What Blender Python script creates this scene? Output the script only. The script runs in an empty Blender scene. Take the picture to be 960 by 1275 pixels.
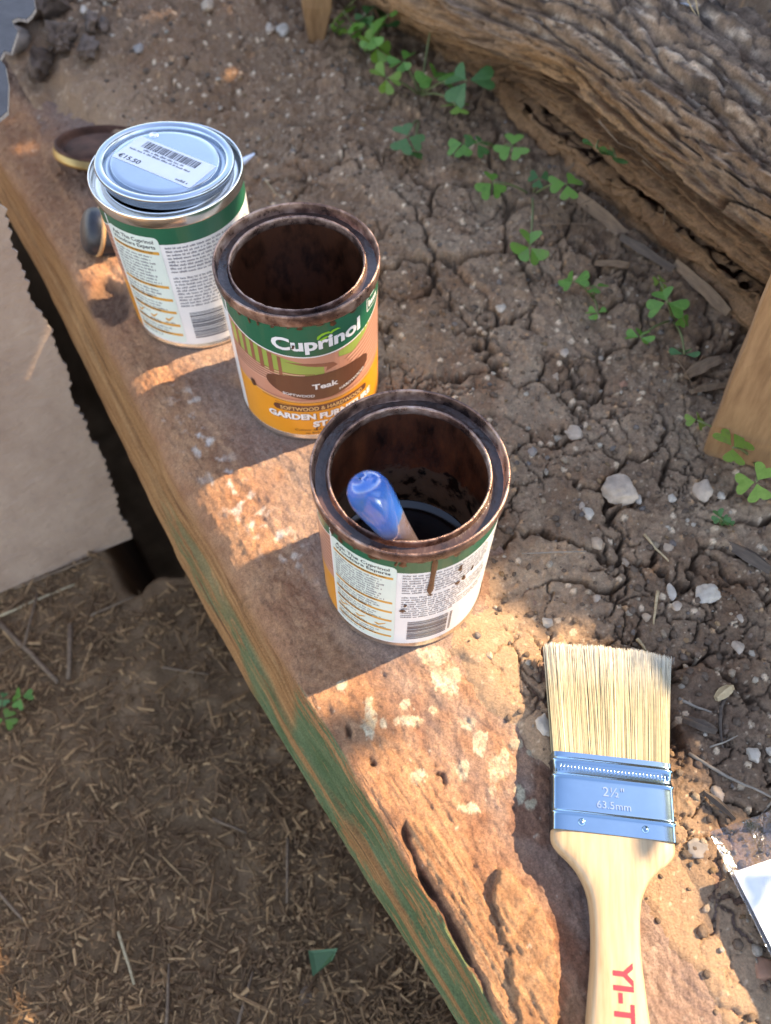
import bpy, bmesh, math, random
import numpy as np
from mathutils import Vector, Matrix, Euler
random.seed(7)
rng = np.random.default_rng(11)
R = math.radians
scene = bpy.context.scene
import time; _T0 = time.time()
def clk(t): print('CLK', t, round(time.time() - _T0, 1))
COL = scene.collection

# ------------------------------------------------------------------ camera, sky, sun, exposure
F_PX, PITCH, ROLL, CAM_H = 978.67, 1.026909, 0.017444, 0.435203      # solved from the three tins' rims and bases
PW, PH = 960.0, 1275.0
_f = np.array([0, math.cos(PITCH), -math.sin(PITCH)]); _r = np.array([1., 0, 0]); _u = np.cross(_r, _f)
CR = np.stack([math.cos(ROLL) * _r + math.sin(ROLL) * _u, -math.sin(ROLL) * _r + math.cos(ROLL) * _u, _f])
CAMP = np.array([0, 0, CAM_H])
cam_d = bpy.data.cameras.new('camera'); cam = bpy.data.objects.new('camera', cam_d); COL.objects.link(cam)
cam_d.sensor_fit = 'HORIZONTAL'; cam_d.sensor_width = 36.0; cam_d.lens = 36.0 * F_PX / PW
cam_d.clip_start = 0.01; cam_d.clip_end = 500
M3 = Matrix(((CR[0][0], CR[1][0], -CR[2][0]), (CR[0][1], CR[1][1], -CR[2][1]), (CR[0][2], CR[1][2], -CR[2][2])))
cam.matrix_world = Matrix.Translation(Vector(CAMP)) @ M3.to_4x4()
cam_d.dof.use_dof = True; cam_d.dof.focus_distance = 0.425; cam_d.dof.aperture_fstop = 9.0
scene.camera = cam

SUN_H = np.array([0.904, 0.4275]); SUN_EL = R(42)                     # horizontal direction towards the sun
SUN = np.array([SUN_H[0] * math.cos(SUN_EL), SUN_H[1] * math.cos(SUN_EL), math.sin(SUN_EL)])
world = bpy.data.worlds.new('World'); scene.world = world; world.use_nodes = True
wn = world.node_tree; wn.nodes.clear()
sky = wn.nodes.new('ShaderNodeTexSky'); sky.sky_type = 'NISHITA'; sky.sun_disc = False
sky.sun_elevation = SUN_EL; sky.sun_rotation = math.atan2(SUN_H[0], SUN_H[1])
sky.air_density = 1.0; sky.dust_density = 0.4; sky.ozone_density = 1.0
bg = wn.nodes.new('ShaderNodeBackground'); bg.inputs[1].default_value = 0.15
wo = wn.nodes.new('ShaderNodeOutputWorld')
wn.links.new(sky.outputs[0], bg.inputs[0]); wn.links.new(bg.outputs[0], wo.inputs[0])
sun_d = bpy.data.lights.new('sun', 'SUN'); sun_d.energy = 3.0; sun_d.angle = R(0.5); sun_d.color = (1.0, 0.90, 0.70)
sun = bpy.data.objects.new('sun', sun_d); COL.objects.link(sun)
sun.rotation_euler = Vector(SUN).to_track_quat('Z', 'Y').to_euler()
vs = scene.view_settings
vs.view_transform = 'Standard'; vs.look = 'None'; vs.gamma = 1.0; vs.exposure = 2.2; vs.use_curve_mapping = False
vs.use_white_balance = True; vs.white_balance_temperature = 7900; vs.white_balance_tint = 18   # the phone balanced for open shade

# ------------------------------------------------------------------ helpers
def un(px, py, z=0.0):
    """photo pixel -> the point of the place at height z seen there"""
    d = np.array([(px - PW / 2) / F_PX, -(py - PH / 2) / F_PX, 1.0]) @ CR
    t = (z - CAM_H) / d[2]
    return CAMP + d * t

def pix(x, y, z):
    q = np.stack([np.asarray(x, float), np.asarray(y, float), np.asarray(z, float) - CAM_H], -1) @ CR.T
    return PW / 2 + F_PX * q[..., 0] / q[..., 2], PH / 2 - F_PX * q[..., 1] / q[..., 2]

_pr = np.random.default_rng(3)
_PERM = np.concatenate([_pr.permutation(1024)] * 3).astype(np.int32)
_RND = _pr.random(1024).astype(np.float32)
_GX = np.cos(_RND * 2 * np.pi).astype(np.float32); _GY = np.sin(_RND * 2 * np.pi).astype(np.float32)

def _lat(ix, iy, seed):
    return _PERM[_PERM[(ix + seed * 131) & 1023] + ((iy + seed * 57) & 1023)]

def hsh(ix, iy, seed):
    return _RND[_lat(ix, iy, seed)]

def gn(x, y, seed=0):
    """gradient noise, about -1..1"""
    x = np.asarray(x, np.float32); y = np.asarray(y, np.float32)
    if x.shape != y.shape: x, y = np.broadcast_arrays(x, y)
    fx0 = np.floor(x); fy0 = np.floor(y); fx = x - fx0; fy = y - fy0
    ix = fx0.astype(np.int32); iy = fy0.astype(np.int32)
    ux = fx * fx * (3 - 2 * fx); uy = fy * fy * (3 - 2 * fy)
    px = _PERM[(ix + seed * 131) & 1023]; px1 = _PERM[(ix + 1 + seed * 131) & 1023]
    jy = (iy + seed * 57) & 1023; jy1 = (iy + 1 + seed * 57) & 1023
    def g(p, j, ax, ay):
        h = _PERM[p + j]; return _GX[h] * ax + _GY[h] * ay
    a = g(px, jy, fx, fy); b = g(px1, jy, fx - 1, fy); c = g(px, jy1, fx, fy - 1); d = g(px1, jy1, fx - 1, fy - 1)
    l = a + (b - a) * ux; m = c + (d - c) * ux
    return 1.5 * (l + (m - l) * uy)

def fbm(x, y, octaves=4, seed=0, gain=0.5):
    s = 0; a = 1.0; t = 0
    for o in range(octaves):
        s = s + a * gn(x * 2 ** o, y * 2 ** o, seed + o * 17); t += a; a *= gain
    return s / t

def ridged(x, y, octaves=3, seed=0):
    s = 0; a = 1.0; t = 0
    for o in range(octaves):
        s = s + a * (1 - np.abs(gn(x * 2 ** o, y * 2 ** o, seed + o * 31))); t += a; a *= 0.5
    return s / t

def worley(x, y, seed=0):
    """distance to nearest seed, distance to the border between cells, random number of the cell"""
    x = np.asarray(x, np.float32); y = np.asarray(y, np.float32)
    ix = np.floor(x).astype(np.int32); iy = np.floor(y).astype(np.int32)
    f1 = np.full(x.shape, 9.0, np.float32); f2 = np.full(x.shape, 9.0, np.float32)
    p1x = np.zeros_like(x); p1y = np.zeros_like(x); p2x = np.ones_like(x); p2y = np.ones_like(x); cid = np.zeros_like(x)
    for dx in (-1, 0, 1):
        for dy in (-1, 0, 1):
            cx = ix + dx; cy = iy + dy
            qx = cx + hsh(cx, cy, seed); qy = cy + hsh(cx, cy, seed + 5)
            d = (qx - x) ** 2 + (qy - y) ** 2
            a = d < f1; b = (~a) & (d < f2)
            f2 = np.where(a, f1, np.where(b, d, f2)); p2x = np.where(a, p1x, np.where(b, qx, p2x)); p2y = np.where(a, p1y, np.where(b, qy, p2y))
            f1 = np.where(a, d, f1); p1x = np.where(a, qx, p1x); p1y = np.where(a, qy, p1y)
            cid = np.where(a, hsh(cx, cy, seed + 9), cid)
    bd = (f2 - f1) / (2 * np.sqrt((p2x - p1x) ** 2 + (p2y - p1y) ** 2) + 1e-6)
    return np.sqrt(f1), bd, cid

def ss(a, b, x):
    t = np.clip((x - a) / (b - a), 0, 1); return t * t * (3 - 2 * t)

def mixc(a, b, t):
    return np.asarray(a) * (1 - t[..., None]) + np.asarray(b) * t[..., None]

def col_attr(me, cols):
    ca = me.color_attributes.new('col', 'FLOAT_COLOR', 'POINT')
    c4 = np.ones((len(me.vertices), 4), np.float32); c4[:, :3] = np.clip(cols.reshape(-1, 3), 0.004, 0.9)
    ca.data.foreach_set('color', c4.ravel())

def grid_mesh(name, X, Y, Z, cols=None, keep=None, smooth=True):
    nr, nc = X.shape
    idx = np.arange(nr * nc).reshape(nr, nc)
    q = np.stack([idx[:-1, :-1], idx[:-1, 1:], idx[1:, 1:], idx[1:, :-1]], -1).reshape(-1, 4)
    if keep is not None:
        k = (keep[:-1, :-1] & keep[:-1, 1:] & keep[1:, 1:] & keep[1:, :-1]).ravel(); q = q[k]
    me = bpy.data.meshes.new(name)
    V = np.stack([X, Y, Z], -1).reshape(-1, 3).astype(np.float32)
    me.vertices.add(len(V)); me.vertices.foreach_set('co', V.ravel())
    me.loops.add(q.size); me.loops.foreach_set('vertex_index', q.ravel().astype(np.int32))
    me.polygons.add(len(q)); me.polygons.foreach_set('loop_start', (np.arange(len(q)) * 4).astype(np.int32))
    me.polygons.foreach_set('use_smooth', np.full(len(q), smooth))
    me.update(calc_edges=True)
    if cols is not None: col_attr(me, cols)
    return me

def ob(name, me, mat=None, parent=None, smooth=None):
    if isinstance(me, bmesh.types.BMesh):
        bm = me; me = bpy.data.meshes.new(name); bm.normal_update(); bm.to_mesh(me); bm.free()
    if smooth is not None and len(me.polygons): me.polygons.foreach_set('use_smooth', np.full(len(me.polygons), smooth)); me.update()
    o = bpy.data.objects.new(name, me); COL.objects.link(o)
    if mat is not None:
        me.materials.clear(); me.materials.append(mat)
    if parent is not None: o.parent = parent
    return o

def pyd(verts, faces):
    me = bpy.data.meshes.new('m'); me.from_pydata([tuple(map(float, v)) for v in verts], [], faces); me.update(); return me

def tag(o, label, cat, group=None):
    o['label'] = label; o['category'] = cat
    if group: o['group'] = group
    return o

def structure(o): o['kind'] = 'structure'; return o
def stuff(o): o['kind'] = 'stuff'; return o

def thing(name, label, cat, loc=(0, 0, 0), rot=(0, 0, 0), group=None):
    o = bpy.data.objects.new(name, None); COL.objects.link(o); o.empty_display_size = 0.02
    o.location = loc; o.rotation_euler = rot
    return tag(o, label, cat, group)

def lathe(profile, n=96, closed=False):
    vs_, fs = [], []
    m = len(profile)
    for i in range(n):
        a = 2 * math.pi * i / n
        for r, z in profile: vs_.append((r * math.cos(a), r * math.sin(a), z))
    for i in range(n):
        j = (i + 1) % n
        for k in range(m if closed else m - 1):
            l = (k + 1) % m
            fs.append((i * m + k, j * m + k, j * m + l, i * m + l))
    return pyd(vs_, fs)

def tube(points, radii, n=7, caps=True):
    P = [Vector(p) for p in points]; vs_, fs = [], []
    if not hasattr(radii, '__len__'): radii = [radii] * len(P)
    ref = Vector((0.13, 0.21, 0.97))
    for i, p in enumerate(P):
        t = (P[min(i + 1, len(P) - 1)] - P[max(i - 1, 0)]).normalized()
        a = t.cross(ref)
        if a.length < 0.1: a = t.cross(Vector((1, 0, 0)))
        a.normalize(); b = t.cross(a)
        for k in range(n):
            th = 2 * math.pi * k / n
            vs_.append(p + (a * math.cos(th) + b * math.sin(th)) * radii[i])
    for i in range(len(P) - 1):
        for k in range(n):
            l = (k + 1) % n
            fs.append((i * n + k, i * n + l, (i + 1) * n + l, (i + 1) * n + k))
    if caps:
        fs.append(tuple(reversed(range(n)))); fs.append(tuple(range((len(P) - 1) * n, len(P) * n)))
    return pyd(vs_, fs)

# ------------------------------------------------------------------ materials
def new_mat(name):
    m = bpy.data.materials.new(name); m.use_nodes = True
    nt = m.node_tree; b = nt.nodes['Principled BSDF']
    return m, nt, b

def noise_node(nt, scale, detail=4, rough=0.6, coord='Object', vec=None, sxyz=None):
    n = nt.nodes.new('ShaderNodeTexNoise'); n.inputs['Scale'].default_value = scale
    n.inputs['Detail'].default_value = detail; n.inputs['Roughness'].default_value = rough
    tc = nt.nodes.new('ShaderNodeTexCoord')
    if sxyz:
        mp = nt.nodes.new('ShaderNodeMapping'); mp.inputs['Scale'].default_value = sxyz
        nt.links.new(tc.outputs[coord], mp.inputs[0]); nt.links.new(mp.outputs[0], n.inputs['Vector'])
    else: nt.links.new(tc.outputs[coord], n.inputs['Vector'])
    return n

def ramp(nt, src, stops):
    r = nt.nodes.new('ShaderNodeValToRGB'); e = r.color_ramp.elements
    while len(e) < len(stops): e.new(0.5)
    for x, (p, c) in zip(e, stops): x.position = p; x.color = (*c, 1) if len(c) == 3 else c
    nt.links.new(src, r.inputs[0]); return r

def bump(nt, b, src, strength, dist):
    n = nt.nodes.new('ShaderNodeBump'); n.inputs['Strength'].default_value = strength; n.inputs['Distance'].default_value = dist
    nt.links.new(src, n.inputs['Height']); nt.links.new(n.outputs[0], b.inputs['Normal']); return n

def plain(name, color, rough=0.6, metal=0.0, var=0.08, vscale=120, bmp=0.0, bscale=600, bdist=0.0004, coat=0.0, spec=0.5):
    m, nt, b = new_mat(name)
    b.inputs['Roughness'].default_value = rough; b.inputs['Metallic'].default_value = metal
    b.inputs['Coat Weight'].default_value = coat; b.inputs['Coat Roughness'].default_value = 0.12; b.inputs['Specular IOR Level'].default_value = spec
    n = noise_node(nt, vscale)
    lo = tuple(max(0, c * (1 - var)) for c in color); hi = tuple(min(1, c * (1 + var)) for c in color)
    r = ramp(nt, n.outputs[0], [(0.3, lo), (0.7, hi)]); nt.links.new(r.outputs[0], b.inputs['Base Color'])
    if bmp:
        k = noise_node(nt, bscale); bump(nt, b, k.outputs[0], bmp, bdist)
    return m

def earth(name, fine=900, bdist=0.0008, rough=0.95, var=0.22, bmp=0.7):
    """colour attribute (the pigment of each spot) with fine grain and relief"""
    m, nt, b = new_mat(name); b.inputs['Roughness'].default_value = rough; b.inputs['Specular IOR Level'].default_value = 0.25
    at = nt.nodes.new('ShaderNodeVertexColor'); at.layer_name = 'col'
    n = noise_node(nt, fine, 6, 0.7); r = ramp(nt, n.outputs[0], [(0.25, (1 - var * 1.6,) * 3), (0.5, (1, 1, 1)), (0.75, (1 + var * 1.5,) * 3)])
    mx = nt.nodes.new('ShaderNodeMix'); mx.data_type = 'RGBA'; mx.blend_type = 'MULTIPLY'; mx.inputs[0].default_value = 1
    nt.links.new(at.outputs[0], mx.inputs[6]); nt.links.new(r.outputs[0], mx.inputs[7]); nt.links.new(mx.outputs[2], b.inputs['Base Color'])
    k = noise_node(nt, fine * 0.55, 8, 0.75); bump(nt, b, k.outputs[0], bmp, bdist)
    return m

MAT = {}
MAT['soil'] = earth('soil', 800, 0.0030, 0.95, 0.24, 0.9)
MAT['timber'] = earth('weathered_timber', 900, 0.0020, 0.9, 0.30, 0.9)
MAT['log'] = earth('weathered_log', 600, 0.0030, 0.92, 0.30, 0.9)
MAT['litter'] = earth('litter_ground', 500, 0.002)
MAT['chip'] = earth('chip', 700, 0.0004, 0.85, 0.15, 0.3)

def wood(name, c1, c2, axis='Y', scale=18, rough=0.55, stretch=14):
    m, nt, b = new_mat(name); b.inputs['Roughness'].default_value = rough
    s = [stretch, stretch, stretch]; s['XYZ'.index(axis)] = 1
    n = noise_node(nt, scale, 5, 0.6, sxyz=tuple(s)); r = ramp(nt, n.outputs[0], [(0.25, c1), (0.75, c2)])
    nt.links.new(r.outputs[0], b.inputs['Base Color'])
    bump(nt, b, n.outputs[0], 0.25, 0.0004); return m

# ------------------------------------------------------------------ the lie of the land
E0 = np.array([-0.3433, 0.6122]); ED = np.array([0.538168, -0.842837]); EN = np.array([0.842837, 0.538168])   # sleeper edge: s along, n inwards
def sn(x, y): return (x - E0[0]) * ED[0] + (y - E0[1]) * ED[1], (x - E0[0]) * EN[0] + (y - E0[1]) * EN[1]
def xy(s, n): return E0[0] + s * ED[0] + n * EN[0], E0[1] + s * ED[1] + n * EN[1]
LQ = np.array([0.53, -0.848]); LP = np.array([0.848, 0.53])            # log: q along, p across
TINS = {'near': (0.0116, 0.2191), 'mid': (-0.0551, 0.3677), 'far': (-0.1451, 0.4486)}
DROP = -0.25

def soil_height(x, y):
    """height, crack amount, roughness zone of the terrace soil"""
    s, n = sn(x, y); p = x * LP[0] + y * LP[1]; q = x * LQ[0] + y * LQ[1]
    rough = 0.25 + 0.75 * ss(0.105, 0.175, n + 0.018 * gn(x * 14, y * 14, 3))
    far = ss(0.5, 0.75, y - 0.35 * x)                                  # looser, crumbly earth at the back
    z = 0.0045 * fbm(x * 9, y * 9, 3, 21) + 0.0058 * rough * fbm(x * 42, y * 42, 4, 22, 0.62) + 0.0034 * rough * (ridged(x * 85, y * 85, 3, 24) - 0.7) + 0.0020 * rough * fbm(x * 210, y * 210, 3, 23, 0.65)
    z += far * 0.010 * (ridged(x * 24, y * 24, 3, 25) - 0.75) + far * 0.004 * fbm(x * 85, y * 85, 3, 27)
    wx = x + 0.016 * gn(x * 17, y * 17, 35) + 0.007 * gn(x * 48, y * 48, 31) + 0.0035 * gn(x * 130, y * 130, 33) + 0.0012 * gn(x * 400, y * 400, 36); wy = y + 0.016 * gn(x * 17, y * 17, 37) + 0.007 * gn(x * 48, y * 48, 32) + 0.0035 * gn(x * 130, y * 130, 34) + 0.0012 * gn(x * 400, y * 400, 38)
    _, b1, c1 = worley(wx / 0.046, wy / 0.046, 41)
    _, b2, c2 = worley(wx / 0.019 + 3.3, wy / 0.019, 43)
    g1 = ss(-0.12, 0.42, gn(x * 19, y * 19, 51) + 0.20); g2 = ss(-0.15, 0.35, gn(x * 17, y * 17, 52))
    w1 = (0.0006 + 0.0016 * g1) * (0.35 + 0.65 * rough)
    k1 = (1 - ss(0.3, 1.0, b1 * 0.046 / w1)) * (0.10 + 0.90 * g1)
    k2 = (1 - ss(0.3, 1.0, b2 * 0.019 / 0.0008)) * g2 * 0.6
    crack = np.maximum(k1, k2) * (0.3 + 0.7 * rough) * (1 - 0.7 * far) * ss(0.085, 0.125, n)
    z += 0.0026 * rough * (c1 - 0.5) * ss(0.0, 0.12, b1) * (1 - far) + 0.0012 * rough * (c2 - 0.5) * ss(0.0, 0.2, b2)
    z -= 0.0020 * rough * (1 - ss(0, 0.0060, b1 * 0.046)) * g1 * (1 - far) # shoulders of the cracks
    z -= crack * 0.012
    pf, pb, pc = worley(x / 0.0085, y / 0.0085, 61)                     # bits of grit set in the earth
    grit = (pc > 0.66) * np.clip(1 - (pf / (0.12 + 0.2 * (pc - 0.66) / 0.34)) ** 2, 0, 1)
    z += grit * 0.0013 * rough
    # lie of the ground
    bk = ss(0.36, 0.43, p) * ss(-0.66, -0.56, q); z += bk * (0.010 * (ridged(p * 34 + 3, q * 16, 3, 72) - 0.72) + 0.004 * fbm(x * 90, y * 90, 3, 73))
    z += 0.012 * ss(0.36, 0.47, p) * ss(-0.75, -0.55, q) * ss(-0.16, -0.30, q) - 0.006 * ss(0.40, 0.45, p) * ss(-0.5, -0.58, q)
    z += 0.115 * ss(0.565, 0.66, p) * ss(-0.95, -0.80, q) * (1 + 0.25 * gn(x * 12, y * 12, 71))
    z += 0.030 * ss(0.64, 0.85, y - 0.1 * x) * ss(-0.10, -0.26, x)
    # hard against the sleeper it thins out and dives under its top
    bnd = 0.094 + 0.020 * fbm(s * 14, n * 14, 3, 81)
    z = z + 0.0008 - 0.011 * (1 - ss(-0.022, 0.010, n - bnd)) 
    for c in TINS.values():
        d = np.hypot(x - c[0], y - c[1]); w = ss(0.0515, 0.064, d); z = np.where(w < 1, np.minimum(z, 0.0) * (1 - w) * 0.3 - 0.0006 * (1 - w) + z * w, z)
    return z, crack, rough, grit, pc, far, c1

def height_at(x, y):
    return float(soil_height(np.array([float(x)]), np.array([float(y)]))[0][0])

def build_soil():
    rows, yv = [], -0.085
    while yv < 1.06: rows.append(yv); yv += 0.00082 + 0.0011 * max(0, yv)
    rows = np.array(rows); nc = 760
    half0 = (0.185 + 0.25 * np.clip(rows, 0, 1.1)) + 0.07
    t = np.linspace(-1, 1, nc)
    Y = np.repeat(rows[:, None], nc, 1); X = t[None, :] * half0[:, None]
    X = X + 0.0003 * gn(X * 900, Y * 900, 5); 
    Z, crack, rough, grit, pc, far, c1 = soil_height(X, Y)
    s, n = sn(X, Y); p = X * LP[0] + Y * LP[1]
    f1 = fbm(X * 16, Y * 16, 4, 101); f2 = fbm(X * 70, Y * 70, 4, 102); f3 = fbm(X * 300, Y * 300, 3, 103)
    c = mixc((0.165, 0.113, 0.079), (0.255, 0.199, 0.150), np.clip(0.5 + 0.9 * f1 + 0.6 * f2, 0, 1))
    c = mixc(c, (0.14, 0.078, 0.045), 0.55 * ss(0.1, 0.5, fbm(X * 22, Y * 22, 3, 104)))
    c = mixc(c, (0.20, 0.122, 0.075), 0.55 * far)
    c = c * (1 + 0.25 * (c1 - 0.5))[..., None] * (1 + 0.35 * f3)[..., None]
    # dusty fringe over the sleeper is paler, darker patch beside the brush
    dust = (1 - rough) ; c = mixc(c, (0.30, 0.215, 0.150), 0.75 * ss(0.1, 0.7, dust))
    d0 = un(885, 900); dk = np.exp(-(((X - d0[0]) / 0.055) ** 2 + ((Y - d0[1]) / 0.05) ** 2)); c = mixc(c, (0.085, 0.056, 0.043), 0.7 * dk)
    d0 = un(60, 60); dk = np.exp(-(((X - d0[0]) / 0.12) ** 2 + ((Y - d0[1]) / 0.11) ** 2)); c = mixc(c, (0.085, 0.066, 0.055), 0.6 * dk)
    # pale specks of lime and grit
    gc = np.where((pc > 0.9)[..., None], (0.50, 0.42, 0.33), np.where((pc > 0.8)[..., None], (0.36, 0.24, 0.15), (0.22, 0.17, 0.14)))
    g = ss(0.25, 0.5, grit) * rough; c = c * (1 - g)[..., None] + gc * g[..., None]
    wf, _, wc = worley(X / 0.0042, Y / 0.0042, 66); sp = (wc > 0.83) * ss(0.22, 0.12, wf); c = mixc(c, (0.46, 0.39, 0.31), 0.6 * sp)
    c = mixc(c, (0.10, 0.07, 0.05), 0.5 * crack)                        # shade down in the cracks deepened in the colour
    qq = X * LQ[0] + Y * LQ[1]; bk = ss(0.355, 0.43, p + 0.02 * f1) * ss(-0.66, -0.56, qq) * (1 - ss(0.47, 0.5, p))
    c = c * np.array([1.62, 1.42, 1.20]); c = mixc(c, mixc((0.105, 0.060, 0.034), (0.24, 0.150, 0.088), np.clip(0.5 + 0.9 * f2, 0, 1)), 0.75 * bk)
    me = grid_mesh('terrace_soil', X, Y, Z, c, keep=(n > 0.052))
    return structure(ob('terrace_soil', me, MAT['soil']))
build_soil(); clk('soil')

def build_outer():
    # coarse ground that carries on beyond the frame, and the lower ground down to the horizon
    xs = np.concatenate([[-40, -12, -4, -1.6], np.linspace(-1.0, 0.35, 300), [1, 3, 10, 40]]); ys = np.concatenate([[-40, -10, -3, -1], np.linspace(-0.4, 1.1, 320), [2, 5, 15, 40]])
    X, Y = np.meshgrid(xs, ys); s_, n_ = sn(X, Y); Z = DROP + 0.012 * fbm(X * 7, Y * 7, 3, 201) + 0.006 * fbm(X * 40, Y * 40, 3, 202) - 0.45 * ss(0.31, 0.27, s_ + 0.02 * gn(X * 30, Y * 30, 204)) * ss(-0.075, -0.05, n_) * ss(-0.6, -0.3, s_)
    f = np.clip(0.5 + fbm(X * 25, Y * 25, 4, 203), 0, 1)
    c = mixc((0.15, 0.086, 0.042), (0.27, 0.16, 0.083), f)
    structure(ob('lower_ground', grid_mesh('lower_ground', X, Y, Z, c), MAT['litter']))
    sv = np.concatenate([[-30, -8, -2], np.linspace(-0.6, 1.4, 60), [4, 12, 30]]); nv = np.concatenate([np.linspace(0.06, 0.4, 20), np.linspace(0.5, 1.6, 20), [3, 8, 40]])
    S, N = np.meshgrid(sv, nv); X, Y = xy(S, N)
    Z = -0.035 + 0.006 * gn(X * 9, Y * 9, 3) + 0.12 * ss(0.75, 1.4, N)
    c = mixc((0.15, 0.10, 0.07), (0.2, 0.14, 0.1), np.clip(0.5 + fbm(X * 8, Y * 8, 3, 8), 0, 1))
    structure(ob('upper_ground', grid_mesh('upper_ground', X, Y, Z, c), MAT['soil']))
    # earth bank under the sleeper
    s = np.linspace(-1.5, 1.6, 240); zz = np.linspace(-0.72, -0.03, 60); S, Zb = np.meshgrid(s, zz)
    Nn = 0.045 + 0.012 * fbm(S * 16, Zb * 16, 3, 9) ; X, Y = xy(S, Nn)
    c = mixc((0.055, 0.034, 0.022), (0.10, 0.064, 0.04), np.clip(0.5 + fbm(S * 20, Zb * 20, 3, 10), 0, 1))
    structure(ob('earth_bank', grid_mesh('earth_bank', X, Y, Zb, c), MAT['soil']))
build_outer()

# ------------------------------------------------------------------ timber sleeper along the terrace edge
def build_sleeper():
    s = np.arange(-0.16, 0.93, 0.00095)
    # profile parameter: inner top, rounded arris, outer side, underside
    t_top = np.linspace(0, 1, 190); t_arr = np.linspace(0, 1, 60)[1:]; t_side = np.linspace(0, 1, 110)[1:]; t_und = np.linspace(0, 1, 8)[1:]
    S = np.repeat(s[None, :], len(t_top) + len(t_arr) + len(t_side) + len(t_und), 0)
    wob = 0.0016 * gn(s * 9, s * 0 + 0.3, 301) + 0.0010 * gn(s * 40, s * 0, 302)
    wob += np.interp(s, [-0.2, 0.0, 0.15, 0.38, 0.49, 0.6, 0.75, 1], [0.0, 0.002, 0.006, -0.004, -0.004, 0.0015, 0.002, 0.002])
    er = np.interp(s, [-0.2, 0.1, 0.3, 0.45, 0.525, 0.55, 1], [0.020, 0.018, 0.024, 0.034, 0.022, 0.0045, 0.004]) * (1 + 0.2 * gn(s * 25, s * 0, 303))
    lip = np.interp(s, [-.06, .07, .17, .275, .40, .50, .59, .66, .705, .74], [-.011, -.0116, -.0146, -.019, -.0240, -.0233, -.0202, -.0160, -.0130, -.0110]) - wob + 0.0035 + 0.0006 * gn(s * 30, s * 0, 304); low = -0.070 + 0.0015 * gn(s * 9, s * 0, 305)
    N, Zr, TZ = [], [], []
    for t in t_top: N.append(0.150 + (wob + er - 0.150) * t); Zr.append(0 * s); TZ.append(0 * s)
    for t in t_arr:
        a = t * np.pi / 2; N.append(wob + er * (1 - np.sin(a) * 1.0)); Zr.append(-er * 0.75 * (1 - np.cos(a))); TZ.append(0 * s + t)
    for t in t_side:
        N.append(wob + (lip) * t ** 0.85); Zr.append(-er * 0.75 + (low + er * 0.75) * t); TZ.append(0 * s + 1 + t)
    for t in t_und: N.append(wob + lip + 0.075 * t); Zr.append(low - 0.003 * np.sin(t * 3)); TZ.append(0 * s + 2)
    N = np.array(N); Z = np.array(Zr); T = np.array(TZ)
    # ---- relief of the top
    top = 1 - ss(0.2, 1.0, T); X, Y = xy(S, N)
    body = ss(0.0, 0.02, N)
    z = 0.0022 * fbm(S * 14, N * 22, 3, 311) + 0.0013 * fbm(S * 60, N * 90, 4, 312, 0.6) + 0.0006 * fbm(X * 260, Y * 260, 3, 313, 0.6)
    grain = fbm(S * 22, N * 420, 4, 314, 0.6)
    near = ss(0.58, 0.66, S)
    z += grain * (0.0002 + 0.0004 * ss(0.06, 0.02, N) + 0.0011 * near * ss(0.045, 0.025, N)) + 0.0012 * fbm(X * 110, Y * 110, 3, 318, 0.6) * ss(0.5, 0.62, S)
    # splintered end by the camera: a dark groove behind the painted face, torn fibres, a raised flake
    def sdf(poly, soft=False):
        P_ = np.array([un(*p)[:2] for p in poly]); wx = X + 0.0022 * gn(X * 160, Y * 160, 316) + 0.0012 * gn(X * 420, Y * 420, 315); wy = Y + 0.0022 * gn(X * 160, Y * 160, 317) + 0.0012 * gn(X * 420, Y * 420, 319)
        d = np.full(X.shape, 9.0); ins = np.zeros(X.shape, bool); fine_ = 0.35 if soft else 1.0; wx = X + (wx - X) * fine_; wy = Y + (wy - Y) * fine_
        for a, b in zip(P_, np.roll(P_, -1, 0)):
            e = b - a; t_ = np.clip(((wx - a[0]) * e[0] + (wy - a[1]) * e[1]) / (e @ e), 0, 1); d = np.minimum(d, np.hypot(wx - a[0] - t_ * e[0], wy - a[1] - t_ * e[1]))
            ins ^= ((a[1] > wy) != (b[1] > wy)) & (wx < e[0] * (wy - a[1]) / (e[1] + 1e-12) + a[0])
        return np.where(ins, d, -d)
    d1 = sdf([(618, 1078), (640, 1090), (668, 1118), (685, 1150), (693, 1200), (694, 1330), (655, 1330), (640, 1230), (628, 1170), (614, 1120)])       # raised flake
    d2 = sdf([(505, 1026), (530, 1020), (572, 1060), (618, 1140), (650, 1215), (668, 1330), (640, 1330), (604, 1215), (556, 1120), (512, 1050)], True)       # torn fibres
    d3 = sdf([(497, 1030), (506, 1022), (516, 1060), (556, 1125), (604, 1215), (640, 1330), (615, 1330), (575, 1215), (530, 1120)], True)                    # dark split behind the painted face
    m1 = ss(-0.0006, 0.0012, d1); m2 = ss(-0.0016, 0.0034, d2) * (1 - m1); gr = ss(-0.0014, 0.0030, d3) * (1 - m1) * (1 - m2)
    z += m1 * (0.0058 - 0.0040 * ss(0.0, 0.016, d1) * ss(0.050, 0.075, N)) - 0.0016 * m1 * (np.exp(-((S - 0.708 + 0.30 * (N - 0.06)) / 0.0012) ** 2) + np.exp(-((S - 0.729 + 0.12 * (N - 0.06)) / 0.0012) ** 2))
    z += m2 * (0.0020 + 0.0010 * fbm(S * 34, N * 560, 4, 320, 0.7) + 0.0018 * fbm(S * 60, N * 90, 3, 323)) - 0.0065 * gr * (0.6 + 0.8 * ss(-0.4, 0.4, gn(S * 60, N * 60, 328)))
    z += 0.0017 * fbm(X * 140, Y * 140, 4, 326, 0.68) + 0.0010 * (ridged(X * 55, Y * 55, 3, 327) - 0.75) * (1 - m1)
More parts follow.
